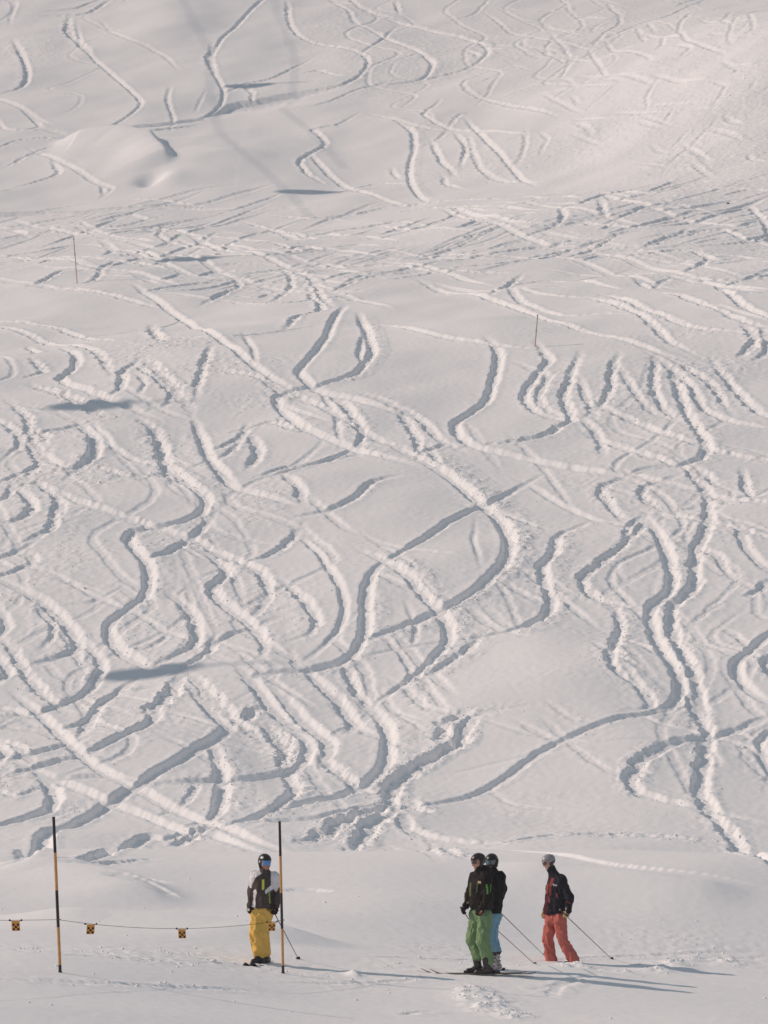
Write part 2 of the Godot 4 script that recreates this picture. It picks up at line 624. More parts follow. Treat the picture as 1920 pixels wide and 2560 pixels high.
	# and turns run into one another on the upper right
	for i in 70:
		var px := rng.randf_range(1150, 2000)
		var py := rng.randf_range(-20, 470)
		if px < 1400 and py > 250: continue
		var a := rng.randf_range(-0.5, 0.9)
		var ln := rng.randf_range(40, 150)
		trail([hit(px, py), hit(px + ln * 0.5 * cos(a) + rng.randf_range(-15, 15), py + ln * 0.5 * sin(a) * 0.6), hit(px + ln * cos(a), py + ln * sin(a) * 0.6)], rng.randf_range(0.06, 0.15), rng.randf_range(0.03, 0.09), 0.02, rng.randf_range(0.08, 0.3))
	# linked turns of single skiers, one after another down the hill
	for q in [[0, 880, 26], [150, 1090, 22], [330, 1150, 24], [520, 1100, 26], [700, 1080, 24], [60, 1330, 20], [420, 1420, 18], [930, 1480, 14], [1540, 880, 28], [1640, 1000, 26], [1740, 930, 30], [1850, 1100, 26], [1480, 1260, 22], [1700, 1440, 20], [1840, 1500, 18], [-60, 1060, 26],
			[60, -40, 30], [300, -60, 32], [860, -60, 34], [980, -40, 36], [1120, -60, 34], [1260, -60, 38], [1380, -40, 34], [1520, -60, 40], [1660, -40, 36], [1800, -60, 38], [1900, -40, 34]]:
		var s0 := hit(q[0], q[1])
		var wave := rng.randf_range(7.0, 12.0)
		var amp := rng.randf_range(0.7, 1.6)
		var drift := rng.randf_range(-0.12, 0.14)
		var ph := rng.randf() * TAU
		var pts: Array = []
		var n := int(q[2] / 1.1)
		for j in n:
			var z := j * 1.1
			var wv := TAU * z / wave + ph
			pts.append(Vector2(s0.x + drift * z + amp * (sin(wv) + 0.2 * sin(2.3 * wv)), s0.y - z))
		var deep := rng.randf_range(0.03, 0.06) if q[1] < 0 else rng.randf_range(0.025, 0.05)
		trail(pts, rng.randf_range(0.05, 0.09), deep, 0.01, rng.randf_range(0.1, 0.35))
	# faint old lines everywhere
	for i in 60:
		var px := rng.randf_range(-100, 2000)
		var py := rng.randf_range(900, 1850)
		var ln := rng.randf_range(80, 300)
		var a := rng.randf_range(0.2, 1.2)
		trail([hit(px, py), hit(px + ln * 0.5 * cos(a), py + ln * 0.5 * sin(a) + rng.randf_range(-25, 25)), hit(px + ln * cos(a), py + ln * sin(a))], rng.randf_range(0.04, 0.1), rng.randf_range(0.02, 0.06), 0.01, 0.2)
func all_tracks():
	# lower hill, left
	track(5, .26, .34, .05, .15, [720, -10, 790, 70, 850, 115, 885, 160, 850, 203, 770, 235, 650, 252, 575, 265, 545, 310, 580, 370, 622, 430, 635, 500, 620, 565, 560, 610, 490, 652, 462, 695, 475, 745, 525, 795, 580, 832, 650, 868, 720, 885], 0.5)
	track(5, .24, .28, .05, .35, [240, 110, 330, 150, 450, 190, 560, 218, 640, 248, 700, 265, 800, 302, 880, 335, 960, 375, 1080, 430, 1130, 480, 1150, 540, 1135, 590, 1090, 640])
	track(5, .24, .32, .05, .15, [890, 240, 850, 275, 800, 315, 720, 378, 655, 408])
	track(5, .26, .34, .05, .2, [820, 340, 880, 365, 935, 405, 970, 450, 960, 488, 910, 522, 925, 565, 985, 605, 1045, 645, 1095, 685, 1120, 745, 1140, 800, 1115, 845], 0.4)
	track(5, .22, .28, .05, .4, [1275, 280, 1240, 312, 1190, 350, 1120, 390, 1080, 400])
	track(5, .13, .22, .04, .1, [1290, 290, 1370, 370, 1400, 430, 1440, 490, 1470, 550, 1482, 620, 1450, 700, 1400, 770, 1330, 832])
	track(5, .24, .34, .05, .12, [1700, 400, 1655, 425, 1600, 480, 1572, 550, 1570, 650, 1560, 740, 1520, 808, 1450, 850, 1380, 868, 1290, 890, 1180, 905, 1060, 930, 960, 930], 0.4)
	track(5, .26, .34, .05, .2, [740, 570, 790, 600, 825, 645, 840, 720, 820, 780, 760, 812, 680, 850], -0.4)
	track(5, .2, .26, .06, .4, [920, 740, 910, 775, 880, 820, 800, 872])
	track(5, .2, .26, .05, .2, [1240, 520, 1290, 560, 1340, 610, 1362, 670, 1340, 712, 1290, 738], -0.5)
	track(5, .2, .28, .05, .15, [1090, 680, 1000, 712, 930, 752])
	track(5, .28, .34, .05, .15, [40, 520, 130, 565, 200, 605, 262, 662, 312, 722, 330, 765, 300, 790, 220, 822, 120, 855], -0.5)
	track(5, .22, .3, .05, .2, [340, 740, 380, 772, 420, 822, 430, 870, 400, 930, 340, 980, 250, 1030, 180, 1062, 110, 1082, 0, 1100], -0.3)
	track(5, .24, .26, .04, .45, [-10, 730, 25, 760, 70, 835, 130, 930, 200, 1000, 250, 1040])
	track(5, .2, .22, .04, .2, [-10, 1050, 60, 1062, 110, 1082])
	track(5, .2, .28, .05, .3, [640, 965, 580, 968, 500, 975, 440, 1010, 400, 1060, 380, 1110, 350, 1160], 0.4)
	track(5, .34, .3, .04, .5, [840, 945, 890, 990, 950, 1050, 1030, 1115])
	track(5, .32, .3, .04, .15, [1060, 930, 1110, 985, 1160, 1040, 1240, 1100, 1300, 1130])
	track(5, .24, .3, .05, .2, [1300, 880, 1350, 920, 1420, 980, 1480, 1040, 1540, 1105])
	track(5, .2, .28, .05, .5, [1490, 880, 1510, 920, 1545, 970, 1580, 1010])
	track(5, .26, .34, .05, .3, [90, 125, 128, 165, 125, 205, 70, 238, 0, 252], -0.5)
	track(5, .24, .28, .05, .6, [235, 160, 235, 220, 205, 275, 150, 310, 100, 332])
	track(5, .2, .28, .04, .2, [105, 348, 50, 372, -10, 392])
	track(5, .2, .26, .05, .4, [40, 108, 30, 140, -10, 165])
	track(5, .2, .26, .05, .6, [70, 100, 110, 78, 150, 72, 205, 105, 245, 140, 260, 190])
	track(5, .2, .32, .05, .1, [895, -20, 930, 30, 955, 65, 990, 95, 1060, 122, 1150, 152, 1225, 178], -0.3)
	track(5, .2, .28, .05, .2, [1700, 70, 1655, 80, 1585, 108, 1535, 160, 1480, 190, 1400, 216, 1320, 228])
	track(5, .16, .2, .05, .4, [1150, 50, 1220, 22, 1300, 12, 1400, 0, 1500, -20])
	track(5, .24, .28, .05, .3, [1240, 80, 1275, 110, 1290, 150])
	track(5, .3, .26, .03, .3, [1225, 195, 1255, 215])
	track(5, .1, .16, .04, .1, [250, 490, 350, 540, 430, 580, 520, 612])
	track(5, .18, .22, .04, .2, [-10, 620, 15, 655, 20, 700, -10, 740])
	track(5, .24, .3, .04, .2, [-10, 830, 25, 865, 25, 900, -10, 930])
	track(5, .16, .2, .05, .6, [180, 640, 215, 680, 220, 730, 190, 760])
	track(5, .12, .14, .03, .3, [300, 600, 400, 590, 470, 560])
	track(5, .22, .28, .04, .6, [20, 470, 90, 440, 140, 420, 120, 390])
	track(5, .1, .12, .03, .1, [600, 650, 700, 710, 800, 750])
	track(5, .12, .14, .04, .2, [660, 770, 710, 740, 720, 715])
	# lower hill, right
	track(6, .3, .36, .05, .15, [60, -60, 130, -20, 200, 15, 280, 62, 350, 120, 430, 180, 495, 240, 530, 320, 528, 400, 490, 470, 410, 540, 330, 590, 240, 625, 130, 662, 0, 712, -90, 760], 0.9)
	track(6, .18, .3, .05, .1, [625, 68, 545, 112, 450, 162, 380, 192, 250, 262, 130, 342, 40, 402, -20, 440])
	track(6, .22, .3, .05, .2, [-60, 390, 0, 425, 60, 468, 130, 530, 190, 590, 245, 645, 270, 710, 255, 770, 200, 830, 120, 900, 50, 950, -20, 990, -80, 1030], 0.7)
	track(6, .2, .22, .05, .3, [400, 750, 340, 800, 260, 855, 160, 910], 0.4)
	track(6, .22, .32, .05, .25, [840, 262, 770, 298, 732, 340, 725, 400, 672, 460, 685, 515, 712, 572, 702, 630, 640, 682, 540, 716, 390, 742], 0.5)
	track(6, .2, .3, .05, .6, [1120, 220, 1100, 280, 1060, 330, 960, 420, 880, 478, 845, 500, 860, 550, 920, 580, 1000, 600, 1130, 630])
	track(6, .16, .22, .05, .5, [1090, 230, 1050, 270, 1040, 310])
	track(6, .25, .34, .05, .2, [1140, 250, 1180, 320, 1215, 400, 1235, 500, 1212, 560, 1160, 592, 1140, 650, 1165, 730, 1205, 820, 1252, 890, 1272, 950, 1245, 1010, 1165, 1052, 1080, 1085], 0.4)
	track(6, .26, .32, .05, .4, [1370, 80, 1385, 120, 1392, 200, 1382, 290, 1345, 370, 1330, 440, 1335, 510, 1290, 570, 1235, 612, 1235, 680, 1260, 760, 1310, 860, 1350, 950, 1370, 1040, 1385, 1110])
	track(6, .2, .3, .05, .4, [985, 600, 1005, 640, 1010, 700, 985, 780, 972, 860, 1010, 900, 1060, 930, 1115, 975, 1142, 1020, 1105, 1050, 1045, 1065], 0.4)
	track(6, .22, .34, .05, .15, [1700, 690, 1655, 730, 1580, 800, 1512, 858, 1525, 910, 1580, 965, 1640, 1000])
	track(6, .2, .3, .05, .6, [1700, 830, 1640, 850, 1650, 890, 1700, 920])
	track(6, .24, .2, .04, .2, [1530, 300, 1555, 370, 1620, 440, 1680, 475])
	track(6, .13, .2, .03, .1, [600, 75, 640, 95, 740, 150, 855, 205])
	track(6, .2, .22, .04, .3, [640, -20, 750, 10, 860, 25, 1030, 50])
	track(6, .22, .26, .05, .7, [1020, 62, 945, 82, 930, 120, 985, 180])
	track(6, .24, .24, .05, .7, [1200, 70, 1120, 95, 1115, 135, 1160, 160])
	track(6, .1, .16, .03, .1, [1030, 50, 1100, 20, 1220, 0])
	track(6, .1, .16, .03, .1, [1270, 182, 1330, 172, 1410, 170])
	track(6, .18, .2, .04, .3, [1040, 30, 1180, 70, 1320, 95, 1450, 130, 1560, 160])
	track(6, .2, .24, .05, .6, [1300, 20, 1370, 90, 1430, 130, 1530, 150, 1650, 170])
	track(6, .2, .2, .04, .6, [1130, 190, 1250, 210, 1400, 250, 1530, 290, 1680, 330])
	track(6, .06, .1, .02, .0, [383, 285, 378, 340, 395, 405])
	track(6, .06, .1, .02, .0, [78, 550, 92, 585])
	track(6, .08, .12, .02, .0, [105, 630, 132, 690, 120, 755])
	track(6, .1, .14, .03, .1, [-30, 810, 60, 788, 130, 772, 250, 758])
	track(6, .16, .2, .05, .5, [1330, 380, 1420, 400, 1470, 460, 1500, 490])
	track(6, .2, .24, .05, .6, [1580, 560, 1610, 545, 1640, 520])
	track(6, .18, .24, .05, .5, [1360, 30, 1400, 55, 1420, 70])
	track(6, .16, .24, .05, .6, [1550, 60, 1560, 110, 1590, 135, 1640, 110])
	track(6, .1, .1, .02, .1, [0, 990, 30, 1040, 100, 1075])
	# foot of the hill, right
	track(8, .17, .26, .04, .15, [1290, -20, 1265, 70, 1200, 112, 1090, 142, 960, 182, 830, 232, 700, 292, 600, 350, 500, 410, 400, 455, 300, 487, 200, 512, 110, 545])
	track(8, .27, .32, .05, .45, [1310, 20, 1345, 120, 1385, 180, 1392, 240, 1378, 280, 1372, 340, 1355, 420, 1365, 500, 1400, 570, 1460, 630, 1510, 690, 1600, 745, 1680, 790])
	track(8, .2, .28, .05, .25, [1720, 105, 1655, 132, 1560, 172, 1450, 215, 1385, 242, 1270, 268, 1180, 312, 1112, 370, 1065, 430, 1085, 480, 1180, 510, 1280, 535, 1370, 555, 1480, 580, 1580, 600])
	track(8, .22, .2, .05, .9, [1150, 330, 1090, 380, 1058, 430, 1070, 470])
	track(8, .16, .2, .04, .2, [1100, 145, 1200, 188, 1290, 205, 1385, 232, 1500, 250, 1610, 290, 1640, 330, 1660, 400, 1650, 440])
	track(8, .16, .28, .04, .2, [1680, 190, 1615, 238, 1630, 290])
	track(8, .24, .3, .08, 1.0, [430, 140, 370, 160, 330, 200, 320, 258, 250, 292, 150, 342, 60, 385, 20, 445, 20, 510, 40, 545])
	track(8, .22, .2, .06, 1.0, [330, 150, 260, 180, 240, 240, 300, 230])
	track(8, .16, .2, .04, .3, [1060, -20, 1130, 50, 1150, 90, 1100, 115, 1050, 115])
	track(8, .18, .14, .03, .4, [100, 40, 200, 120, 330, 150, 430, 140, 540, 125])
	track(8, .09, .1, .02, .1, [-20, 60, 40, 110, 110, 168])
	track(8, .08, .05, .01, .0, [450, 180, 600, 228, 800, 268])
	track(8, .1, .07, .01, .0, [480, 470, 550, 510, 750, 540, 900, 545])
	track(8, .08, .05, .01, .0, [380, 360, 540, 335, 700, 318])
	track(8, .08, .05, .01, .0, [780, 298, 900, 285, 1130, 275])
	track(8, .2, .24, .06, .9, [110, 520, 110, 545, 160, 555])
	track(8, .3, .22, .05, .3, [80, 600, 90, 640, 140, 660, 260, 690, 400, 705])
	track(8, .1, .12, .04, .6, [480, 722, 600, 692, 700, 672, 850, 665, 1000, 665, 1150, 670, 1300, 680, 1450, 690])
	# foot of the hill, left
	track(7, .3, .38, .06, .15, [800, 30, 850, 70, 905, 125, 960, 180, 985, 203, 930, 245, 850, 292, 760, 352, 680, 402, 600, 452, 520, 492, 400, 562, 280, 632, 180, 692, 90, 745])
	track(7, .2, .3, .04, .1, [100, 90, 170, 150, 240, 220, 330, 322, 420, 392, 530, 445, 610, 482, 730, 540, 850, 592, 980, 642, 1070, 690, 1160, 722])
	track(7, .2, .3, .04, .15, [150, 402, 300, 460, 440, 512, 530, 540, 650, 585, 790, 645, 900, 662, 1030, 715])
	track(7, .28, .34, .06, .3, [890, 628, 800, 652, 700, 682, 560, 712, 420, 742, 270, 772, 130, 812])
	track(7, .24, .34, .06, .2, [925, 320, 945, 400, 950, 470, 935, 555, 885, 602, 820, 622], 0.5)
	track(7, .24, .32, .06, .3, [1230, 390, 1262, 450, 1245, 500, 1180, 552, 1100, 592, 1000, 622, 900, 635], 0.5)
	track(7, .26, .34, .06, .15, [1260, 210, 1300, 235, 1322, 285, 1290, 342, 1220, 382, 1120, 405, 1000, 428, 850, 442, 700, 455], -0.3)
	track(7, .26, .34, .06, .15, [1560, 80, 1620, 120, 1650, 170, 1665, 250, 1655, 345, 1590, 402, 1520, 452, 1440, 492, 1330, 532, 1200, 562, 1080, 602], 0.4)
	track(7, .34, .28, .05, .2, [1220, 80, 1300, 150, 1370, 215, 1410, 270, 1395, 330])
	track(7, .24, .3, .05, .5, [1420, 345, 1480, 392, 1545, 432])
	track(7, .3, .32, .05, .3, [1410, 30, 1470, 90, 1515, 150, 1520, 185, 1480, 212])
	track(7, .28, .36, .06, .2, [160, 410, 205, 450, 225, 500, 205, 545, 130, 575, -10, 615])
	track(7, .26, .34, .06, .3, [660, 140, 650, 178, 600, 215, 500, 265, 400, 315, 350, 335])
	track(7, .24, .3, .06, .3, [520, 25, 440, 80, 405, 135, 350, 180, 270, 205])
	track(7, .24, .3, .05, .3, [250, 230, 285, 270, 310, 310])
	track(7, .2, .28, .05, .3, [290, 290, 200, 315, 100, 345])
	track(7, .22, .28, .05, .3, [340, 345, 240, 365, 130, 395])
	track(7, .2, .2, .04, .4, [-10, 270, 40, 280, 90, 330])
	track(7, .24, .3, .05, .2, [-10, 290, 20, 330, -10, 360])
	track(7, .2, .22, .04, .2, [80, 210, 200, 220, 240, 240])
	track(7, .2, .24, .04, .1, [150, 425, 300, 430, 430, 425, 560, 438])
	track(7, .16, .22, .04, .15, [1600, 540, 1500, 572, 1380, 602, 1250, 612, 1130, 620])
	track(7, .3, .3, .08, 1.0, [1700, 520, 1620, 560, 1550, 590, 1470, 620, 1380, 672, 1310, 690])
	track(7, .25, .25, .07, 1.0, [1650, 590, 1580, 640, 1540, 690])
	track(7, .3, .24, .06, .9, [740, 40, 700, 100, 640, 130])
	track(7, .2, .2, .06, 1.0, [1060, 150, 1080, 130, 1110, 120])
	track(7, .26, .26, .06, 1.0, [1160, 210, 1200, 240, 1230, 310, 1220, 340])
	track(7, .2, .24, .06, .9, [800, 680, 860, 640, 920, 620])
	track(7, .12, .12, .03, .5, [840, 460, 800, 520, 730, 555])
	track(7, .2, .16, .05, .5, [760, 380, 790, 365])
	track(7, .26, .2, .05, .5, [690, 430, 770, 412])
	track(7, .2, .24, .05, .4, [0, 800, 120, 815, 250, 800, 420, 790, 560, 770])
	track(7, .08, .08, .02, .0, [520, 60, 580, 75, 650, 100])
	track(7, .08, .08, .02, .0, [750, 150, 820, 165, 880, 190])
	track(7, .08, .08, .02, .0, [980, 275, 1100, 295, 1220, 312])
	track(7, .12, .14, .04, .4, [-10, 480, 60, 500, 160, 470])
	# middle of the hill, left
	track(3, .2, .28, .05, .15, [600, 295, 700, 352, 800, 412, 900, 482, 960, 522, 1050, 592, 1130, 652, 1230, 712])
	track(3, .24, .22, .05, .4, [120, 262, 300, 292, 480, 322, 620, 350])
	track(3, .22, .32, .05, .15, [1470, 370, 1430, 415, 1400, 482, 1350, 562, 1292, 622, 1285, 652, 1345, 712, 1400, 735, 1500, 760, 1655, 800, 1720, 820])
	track(3, .22, .32, .05, .15, [1550, 400, 1575, 450, 1595, 505, 1600, 550, 1560, 622, 1500, 662, 1370, 702, 1250, 722, 1190, 740, 1195, 775, 1250, 835, 1310, 880, 1400, 922, 1500, 962, 1600, 1002, 1700, 1035], 0.3)
	track(3, .14, .22, .04, .1, [1565, 470, 1545, 560, 1560, 605])
	track(3, .26, .3, .05, .4, [1400, 735, 1450, 765, 1510, 830, 1555, 890, 1545, 955], -0.4)
	track(3, .12, .16, .04, .2, [1380, 720, 1410, 780, 1445, 840, 1455, 915])
	track(3, .2, .28, .05, .2, [1520, 970, 1420, 1022, 1300, 1052, 1190, 1092])
	track(3, .24, .34, .05, .2, [835, 840, 855, 880, 875, 945, 905, 1012, 960, 1082, 1000, 1130], -0.4)
	track(3, .34, .4, .06, .6, [620, 850, 660, 880, 690, 960, 700, 1010, 725, 1070, 750, 1110], -0.5)
	track(3, .36, .4, .06, .3, [350, 870, 390, 910, 405, 960, 385, 1010, 320, 1060], -0.5)
	track(3, .24, .32, .05, .3, [280, 545, 325, 575, 300, 612, 252, 642, 300, 682, 400, 725, 470, 755, 580, 795])
	track(3, .24, .32, .05, .5, [570, 595, 520, 625, 520, 680, 500, 725, 460, 745])
	track(3, .2, .3, .05, .6, [895, 560, 865, 640, 845, 715])
	track(3, .22, .28, .05, .4, [600, 610, 650, 650, 710, 710, 740, 750, 700, 780, 640, 795])
	track(3, .3, .2, .05, .9, [640, 600, 720, 690, 780, 760])
	track(3, .12, .2, .04, .3, [600, 670, 620, 700, 600, 730])
	track(3, .22, .28, .05, .3, [325, 865, 230, 888, 120, 905])
	track(3, .22, .26, .05, .6, [60, 780, 110, 830, 120, 890, 150, 960, 200, 1010, 280, 1050])
	track(3, .24, .28, .05, .6, [130, 970, 160, 1020, 130, 1060])
	track(3, .3, .3, .05, .3, [1090, 930, 1110, 970, 1085, 1020])
	track(3, .12, .18, .03, .1, [340, 475, 500, 462, 640, 442, 780, 405])
	track(3, .12, .18, .04, .4, [560, 512, 740, 502, 920, 500, 1120, 478, 1280, 450])
	track(3, .24, .2, .05, .5, [-10, 412, 150, 435, 300, 465, 450, 505])
	track(3, .24, .2, .05, .5, [-10, 450, 200, 495, 330, 525, 420, 565, 465, 615])
	track(3, .12, .16, .03, .1, [1050, 490, 1085, 550, 1095, 605])
	track(3, .22, .22, .05, .5, [1270, 740, 1360, 785, 1480, 850, 1600, 920, 1700, 960])
	track(3, .16, .2, .04, .3, [410, 880, 470, 950, 560, 1000, 640, 1030])
	track(3, .18, .22, .05, .7, [1050, 870, 1030, 910, 970, 940])
	track(3, .2, .24, .06, .9, [650, 430, 655, 470, 690, 510])
	track(3, .16, .18, .05, .9, [900, 640, 1000, 650, 1100, 670, 1200, 720])
	track(3, .2, .2, .05, .9, [200, 700, 300, 740, 380, 790])
	track(3, .2, .2, .05, .5, [120, 520, 150, 560, 100, 570])
	track(3, .24, .2, .05, .5, [150, 600, 180, 620, 130, 635])
	track(3, .18, .2, .05, .5, [950, 1000, 1000, 960, 1050, 890])
	track(3, .2, .24, .05, .6, [0, 860, 60, 900, 80, 960, 30, 1000])
	track(3, .2, .24, .05, .5, [160, 900, 200, 930, 170, 950])
	track(3, .25, .28, .05, .6, [50, 1080, 140, 1040, 180, 1000])
	track(3, .2, .24, .05, .8, [260, 1060, 400, 1050, 560, 1080, 700, 1070])
	track(3, .2, .24, .05, .8, [1060, 860, 1150, 840, 1240, 870, 1310, 890])
	# middle of the hill, right
	track(4, .24, .34, .05, .2, [455, 505, 485, 540, 478, 610, 455, 700, 425, 762, 345, 812, 300, 852, 310, 905, 370, 950, 450, 975, 600, 1005, 750, 1035, 900, 1062, 1030, 1085])
	track(4, .22, .3, .05, .3, [670, 535, 702, 590, 655, 650, 605, 720, 610, 770, 660, 805, 740, 835, 800, 850])
	track(4, .22, .3, .05, .5, [830, 570, 820, 605, 795, 680, 770, 740, 785, 800, 802, 845, 745, 870, 690, 905, 580, 932, 430, 952])
	track(4, .2, .28, .05, .4, [1005, 575, 998, 600, 972, 660, 968, 720, 930, 780, 880, 820])
	track(4, .2, .28, .05, .4, [1160, 580, 1160, 620, 1155, 690, 1170, 750, 1225, 805])
	track(4, .22, .32, .05, .4, [1230, 640, 1255, 690, 1280, 760, 1312, 830, 1360, 910, 1388, 965, 1362, 1010, 1260, 1038, 1120, 1062, 1030, 1092], 0.3)
	track(4, .22, .26, .05, .3, [1180, 590, 1250, 640, 1320, 700, 1355, 765, 1420, 810, 1500, 845, 1680, 870])
	track(4, .2, .26, .05, .5, [1440, 620, 1490, 680, 1545, 745, 1620, 800, 1680, 830])
	track(4, .22, .22, .05, .5, [900, 760, 960, 800, 1100, 855, 1200, 905, 1370, 955, 1460, 990, 1680, 1020])
	track(4, .22, .24, .05, .4, [860, 850, 900, 880, 925, 915, 935, 955])
	track(4, .22, .22, .05, .5, [930, 920, 1050, 970, 1180, 1010, 1280, 1050, 1400, 1090])
	track(4, .2, .26, .05, .5, [60, 815, 90, 850, 122, 895, 145, 975])
	track(4, .2, .24, .05, .7, [245, 955, 200, 970, 150, 985])
	track(4, .24, .2, .05, .4, [-20, 770, 100, 810, 175, 860, 220, 920, 290, 960])
	track(4, .22, .18, .05, .4, [620, 620, 700, 660, 660, 740, 700, 800, 780, 830], 0.3)
	track(4, .2, .2, .05, .6, [850, 720, 880, 780, 900, 820])
	track(4, .2, .16, .05, .5, [1030, 660, 1080, 740, 1150, 800, 1250, 840])
	track(4, .2, .2, .05, .6, [1240, 590, 1300, 620, 1400, 680, 1460, 760])
	track(4, .18, .2, .04, .3, [-20, 425, 200, 468, 400, 500, 520, 522, 650, 532])
	track(4, .24, .24, .05, .3, [180, 262, 350, 302, 480, 332, 600, 372, 690, 402, 850, 442, 1010, 485, 1200, 560])
	track(4, .2, .28, .05, .7, [560, 240, 520, 265, 475, 300])
	track(4, .24, .2, .04, .2, [535, 290, 600, 340, 750, 378, 880, 375, 1010, 375])
	track(4, .2, .18, .04, .2, [560, 290, 700, 310, 900, 310, 960, 300])
	track(4, .24, .22, .04, .3, [540, 258, 700, 240, 850, 252, 970, 275])
	track(4, .22, .24, .05, .4, [910, 325, 1050, 362, 1150, 412, 1225, 495, 1290, 530])
	track(4, .24, .22, .05, .4, [960, 310, 1150, 370, 1300, 420, 1450, 450])
	track(4, .2, .22, .05, .4, [1080, 240, 1150, 275, 1180, 250, 1230, 230])
	track(4, .24, .3, .05, .3, [1440, 260, 1530, 342, 1680, 405])
	track(4, .24, .22, .05, .4, [1180, 300, 1300, 330, 1450, 370, 1560, 420, 1650, 445])
	track(4, .3, .3, .05, .6, [1570, 460, 1595, 500, 1560, 540, 1530, 560])
	track(4, .24, .26, .05, .5, [1640, 480, 1655, 530, 1620, 560])
	track(4, .2, .26, .05, .5, [1290, 460, 1340, 475])
	track(4, .2, .2, .04, .4, [1060, 200, 1250, 220, 1430, 230, 1500, 245])
	track(4, .2, .22, .05, .5, [1480, 250, 1560, 220, 1660, 195])
	# rough band under the upper slope
	track(4, .24, .3, .05, .5, [290, 152, 400, 130, 500, 112, 600, 92, 700, 82, 830, 60])
	track(4, .22, .28, .05, .5, [640, 130, 750, 105, 850, 80, 1000, 48])
	track(4, .24, .28, .05, .6, [-20, 25, 100, 12, 200, -10])
	track(4, .24, .28, .05, .6, [1110, 102, 1180, 85, 1260, 50])
	track(4, .24, .26, .05, .7, [520, 172, 650, 150, 740, 120])
	track(4, .24, .3, .05, .7, [900, 150, 1100, 140, 1300, 120, 1400, 150])
	track(4, .24, .3, .05, .7, [830, 120, 930, 80, 1010, 45, 1100, 30])
	track(4, .22, .26, .05, .7, [100, 240, 250, 215, 420, 215])
	track(4, .22, .26, .05, .7, [200, 100, 330, 60, 450, 30])
	track(4, .22, .26, .05, .7, [1300, 60, 1450, 30, 1560, 70, 1680, 40])
	track(4, .22, .26, .05, .7, [1400, 100, 1500, 90, 1680, 60])
	track(4, .26, .28, .05, .8, [1330, 190, 1400, 150, 1360, 130])
	track(2, .24, .26, .05, .6, [-20, 890, 150, 880, 300, 872, 500, 860, 700, 830])
	track(2, .24, .28, .05, .5, [-20, 970, 100, 975, 200, 955, 300, 935])
	track(2, .26, .3, .05, .6, [-20, 930, 120, 915, 280, 905, 420, 900])
	track(2, .24, .3, .05, .6, [280, 970, 350, 955, 430, 960, 520, 945])
	track(2, .24, .3, .05, .5, [760, 910, 765, 945, 720, 980, 620, 1010])
	track(2, .26, .28, .05, .6, [930, 860, 935, 900, 950, 925, 1000, 950])
	track(2, .22, .3, .05, .5, [1000, 940, 1120, 890, 1250, 875])
	track(2, .22, .3, .05, .6, [1030, 990, 1130, 960, 1280, 915])
	track(2, .24, .3, .05, .5, [180, 1085, 350, 1040, 450, 1000, 540, 970])
	track(2, .24, .3, .05, .5, [940, 990, 990, 960])
	track(2, .22, .28, .05, .6, [800, 880, 960, 830, 1100, 800])
	track(2, .22, .28, .05, .6, [1130, 1060, 1250, 1020, 1400, 1000])
	track(2, .22, .28, .05, .5, [1200, 960, 1330, 920, 1500, 905])
	track(2, .22, .28, .05, .5, [1500, 990, 1680, 940])
	track(2, .22, .3, .05, .5, [1530, 1040, 1680, 1020])
	track(2, .24, .3, .05, .4, [1580, 880, 1640, 970, 1670, 1040])
	track(1, .22, .26, .05, .6, [1150, 1080, 1300, 1085, 1420, 1070])
	track(1, .24, .26, .05, .6, [880, 1060, 960, 1080, 985, 1045])
	track(1, .22, .24, .05, .7, [1230, 930, 1330, 935, 1480, 920, 1660, 890])
	track(1, .22, .24, .05, .7, [1080, 960, 1240, 990, 1400, 1020, 1560, 1010])
	track(1, .2, .2, .05, .6, [-10, 1030, 120, 1010, 300, 1000])
	track(1, .2, .2, .05, .5, [350, 990, 500, 980, 640, 950])
	track(1, .22, .2, .05, .6, [340, 960, 420, 1010, 540, 1040])
	track(1, .2, .2, .05, .6, [0, 1100, 150, 1085, 300, 1060])
	track(1, .2, .22, .05, .7, [700, 1000, 680, 1030, 760, 1050])
	track(3, .24, .24, .05, .6, [340, 20, 440, 60, 550, 80])
	track(3, .22, .22, .05, .6, [0, 200, 120, 180, 210, 155])
	track(3, .24, .28, .05, .6, [190, 245, 260, 215, 300, 210])
	track(3, .22, .24, .05, .6, [330, 260, 400, 250, 440, 190, 480, 170])
	track(3, .24, .3, .05, .8, [990, 215, 1030, 260, 960, 290, 900, 325])
	track(3, .24, .3, .05, .8, [1240, 220, 1250, 270, 1200, 300])
	track(3, .24, .26, .05, .8, [1050, 200, 1200, 190, 1330, 240, 1390, 320, 1410, 350])
	track(3, .22, .22, .05, .7, [700, 285, 850, 255, 970, 240])
	track(3, .24, .28, .05, .7, [1190, 90, 1280, 110, 1360, 105])
	track(3, .22, .28, .05, .7, [1330, 290, 1380, 370, 1280, 400, 1240, 440])
	track(3, .22, .28, .05, .7, [1470, 280, 1560, 250, 1660, 225])
	track(3, .22, .24, .05, .7, [1000, 330, 1200, 350, 1400, 320, 1500, 300])
	track(3, .22, .24, .05, .7, [0, 130, 150, 145, 350, 160, 560, 165, 700, 185])
	# upper slope, left
	track(1, .15, .24, .04, .2, [330, 130, 350, 200, 420, 262, 500, 332, 570, 402, 602, 452, 562, 492, 480, 532, 420, 562])
	track(1, .26, .24, .05, .9, [290, 90, 285, 130, 330, 180, 370, 220])
	track(1, .17, .26, .04, .2, [1140, -10, 1050, 70, 980, 140, 925, 210, 905, 252, 915, 312, 952, 365, 955, 430, 912, 482, 850, 512, 720, 527, 560, 545, 450, 562, 370, 572, 250, 557, 50, 557, -10, 540])
	track(1, .22, .26, .05, .9, [905, 220, 895, 260, 910, 300])
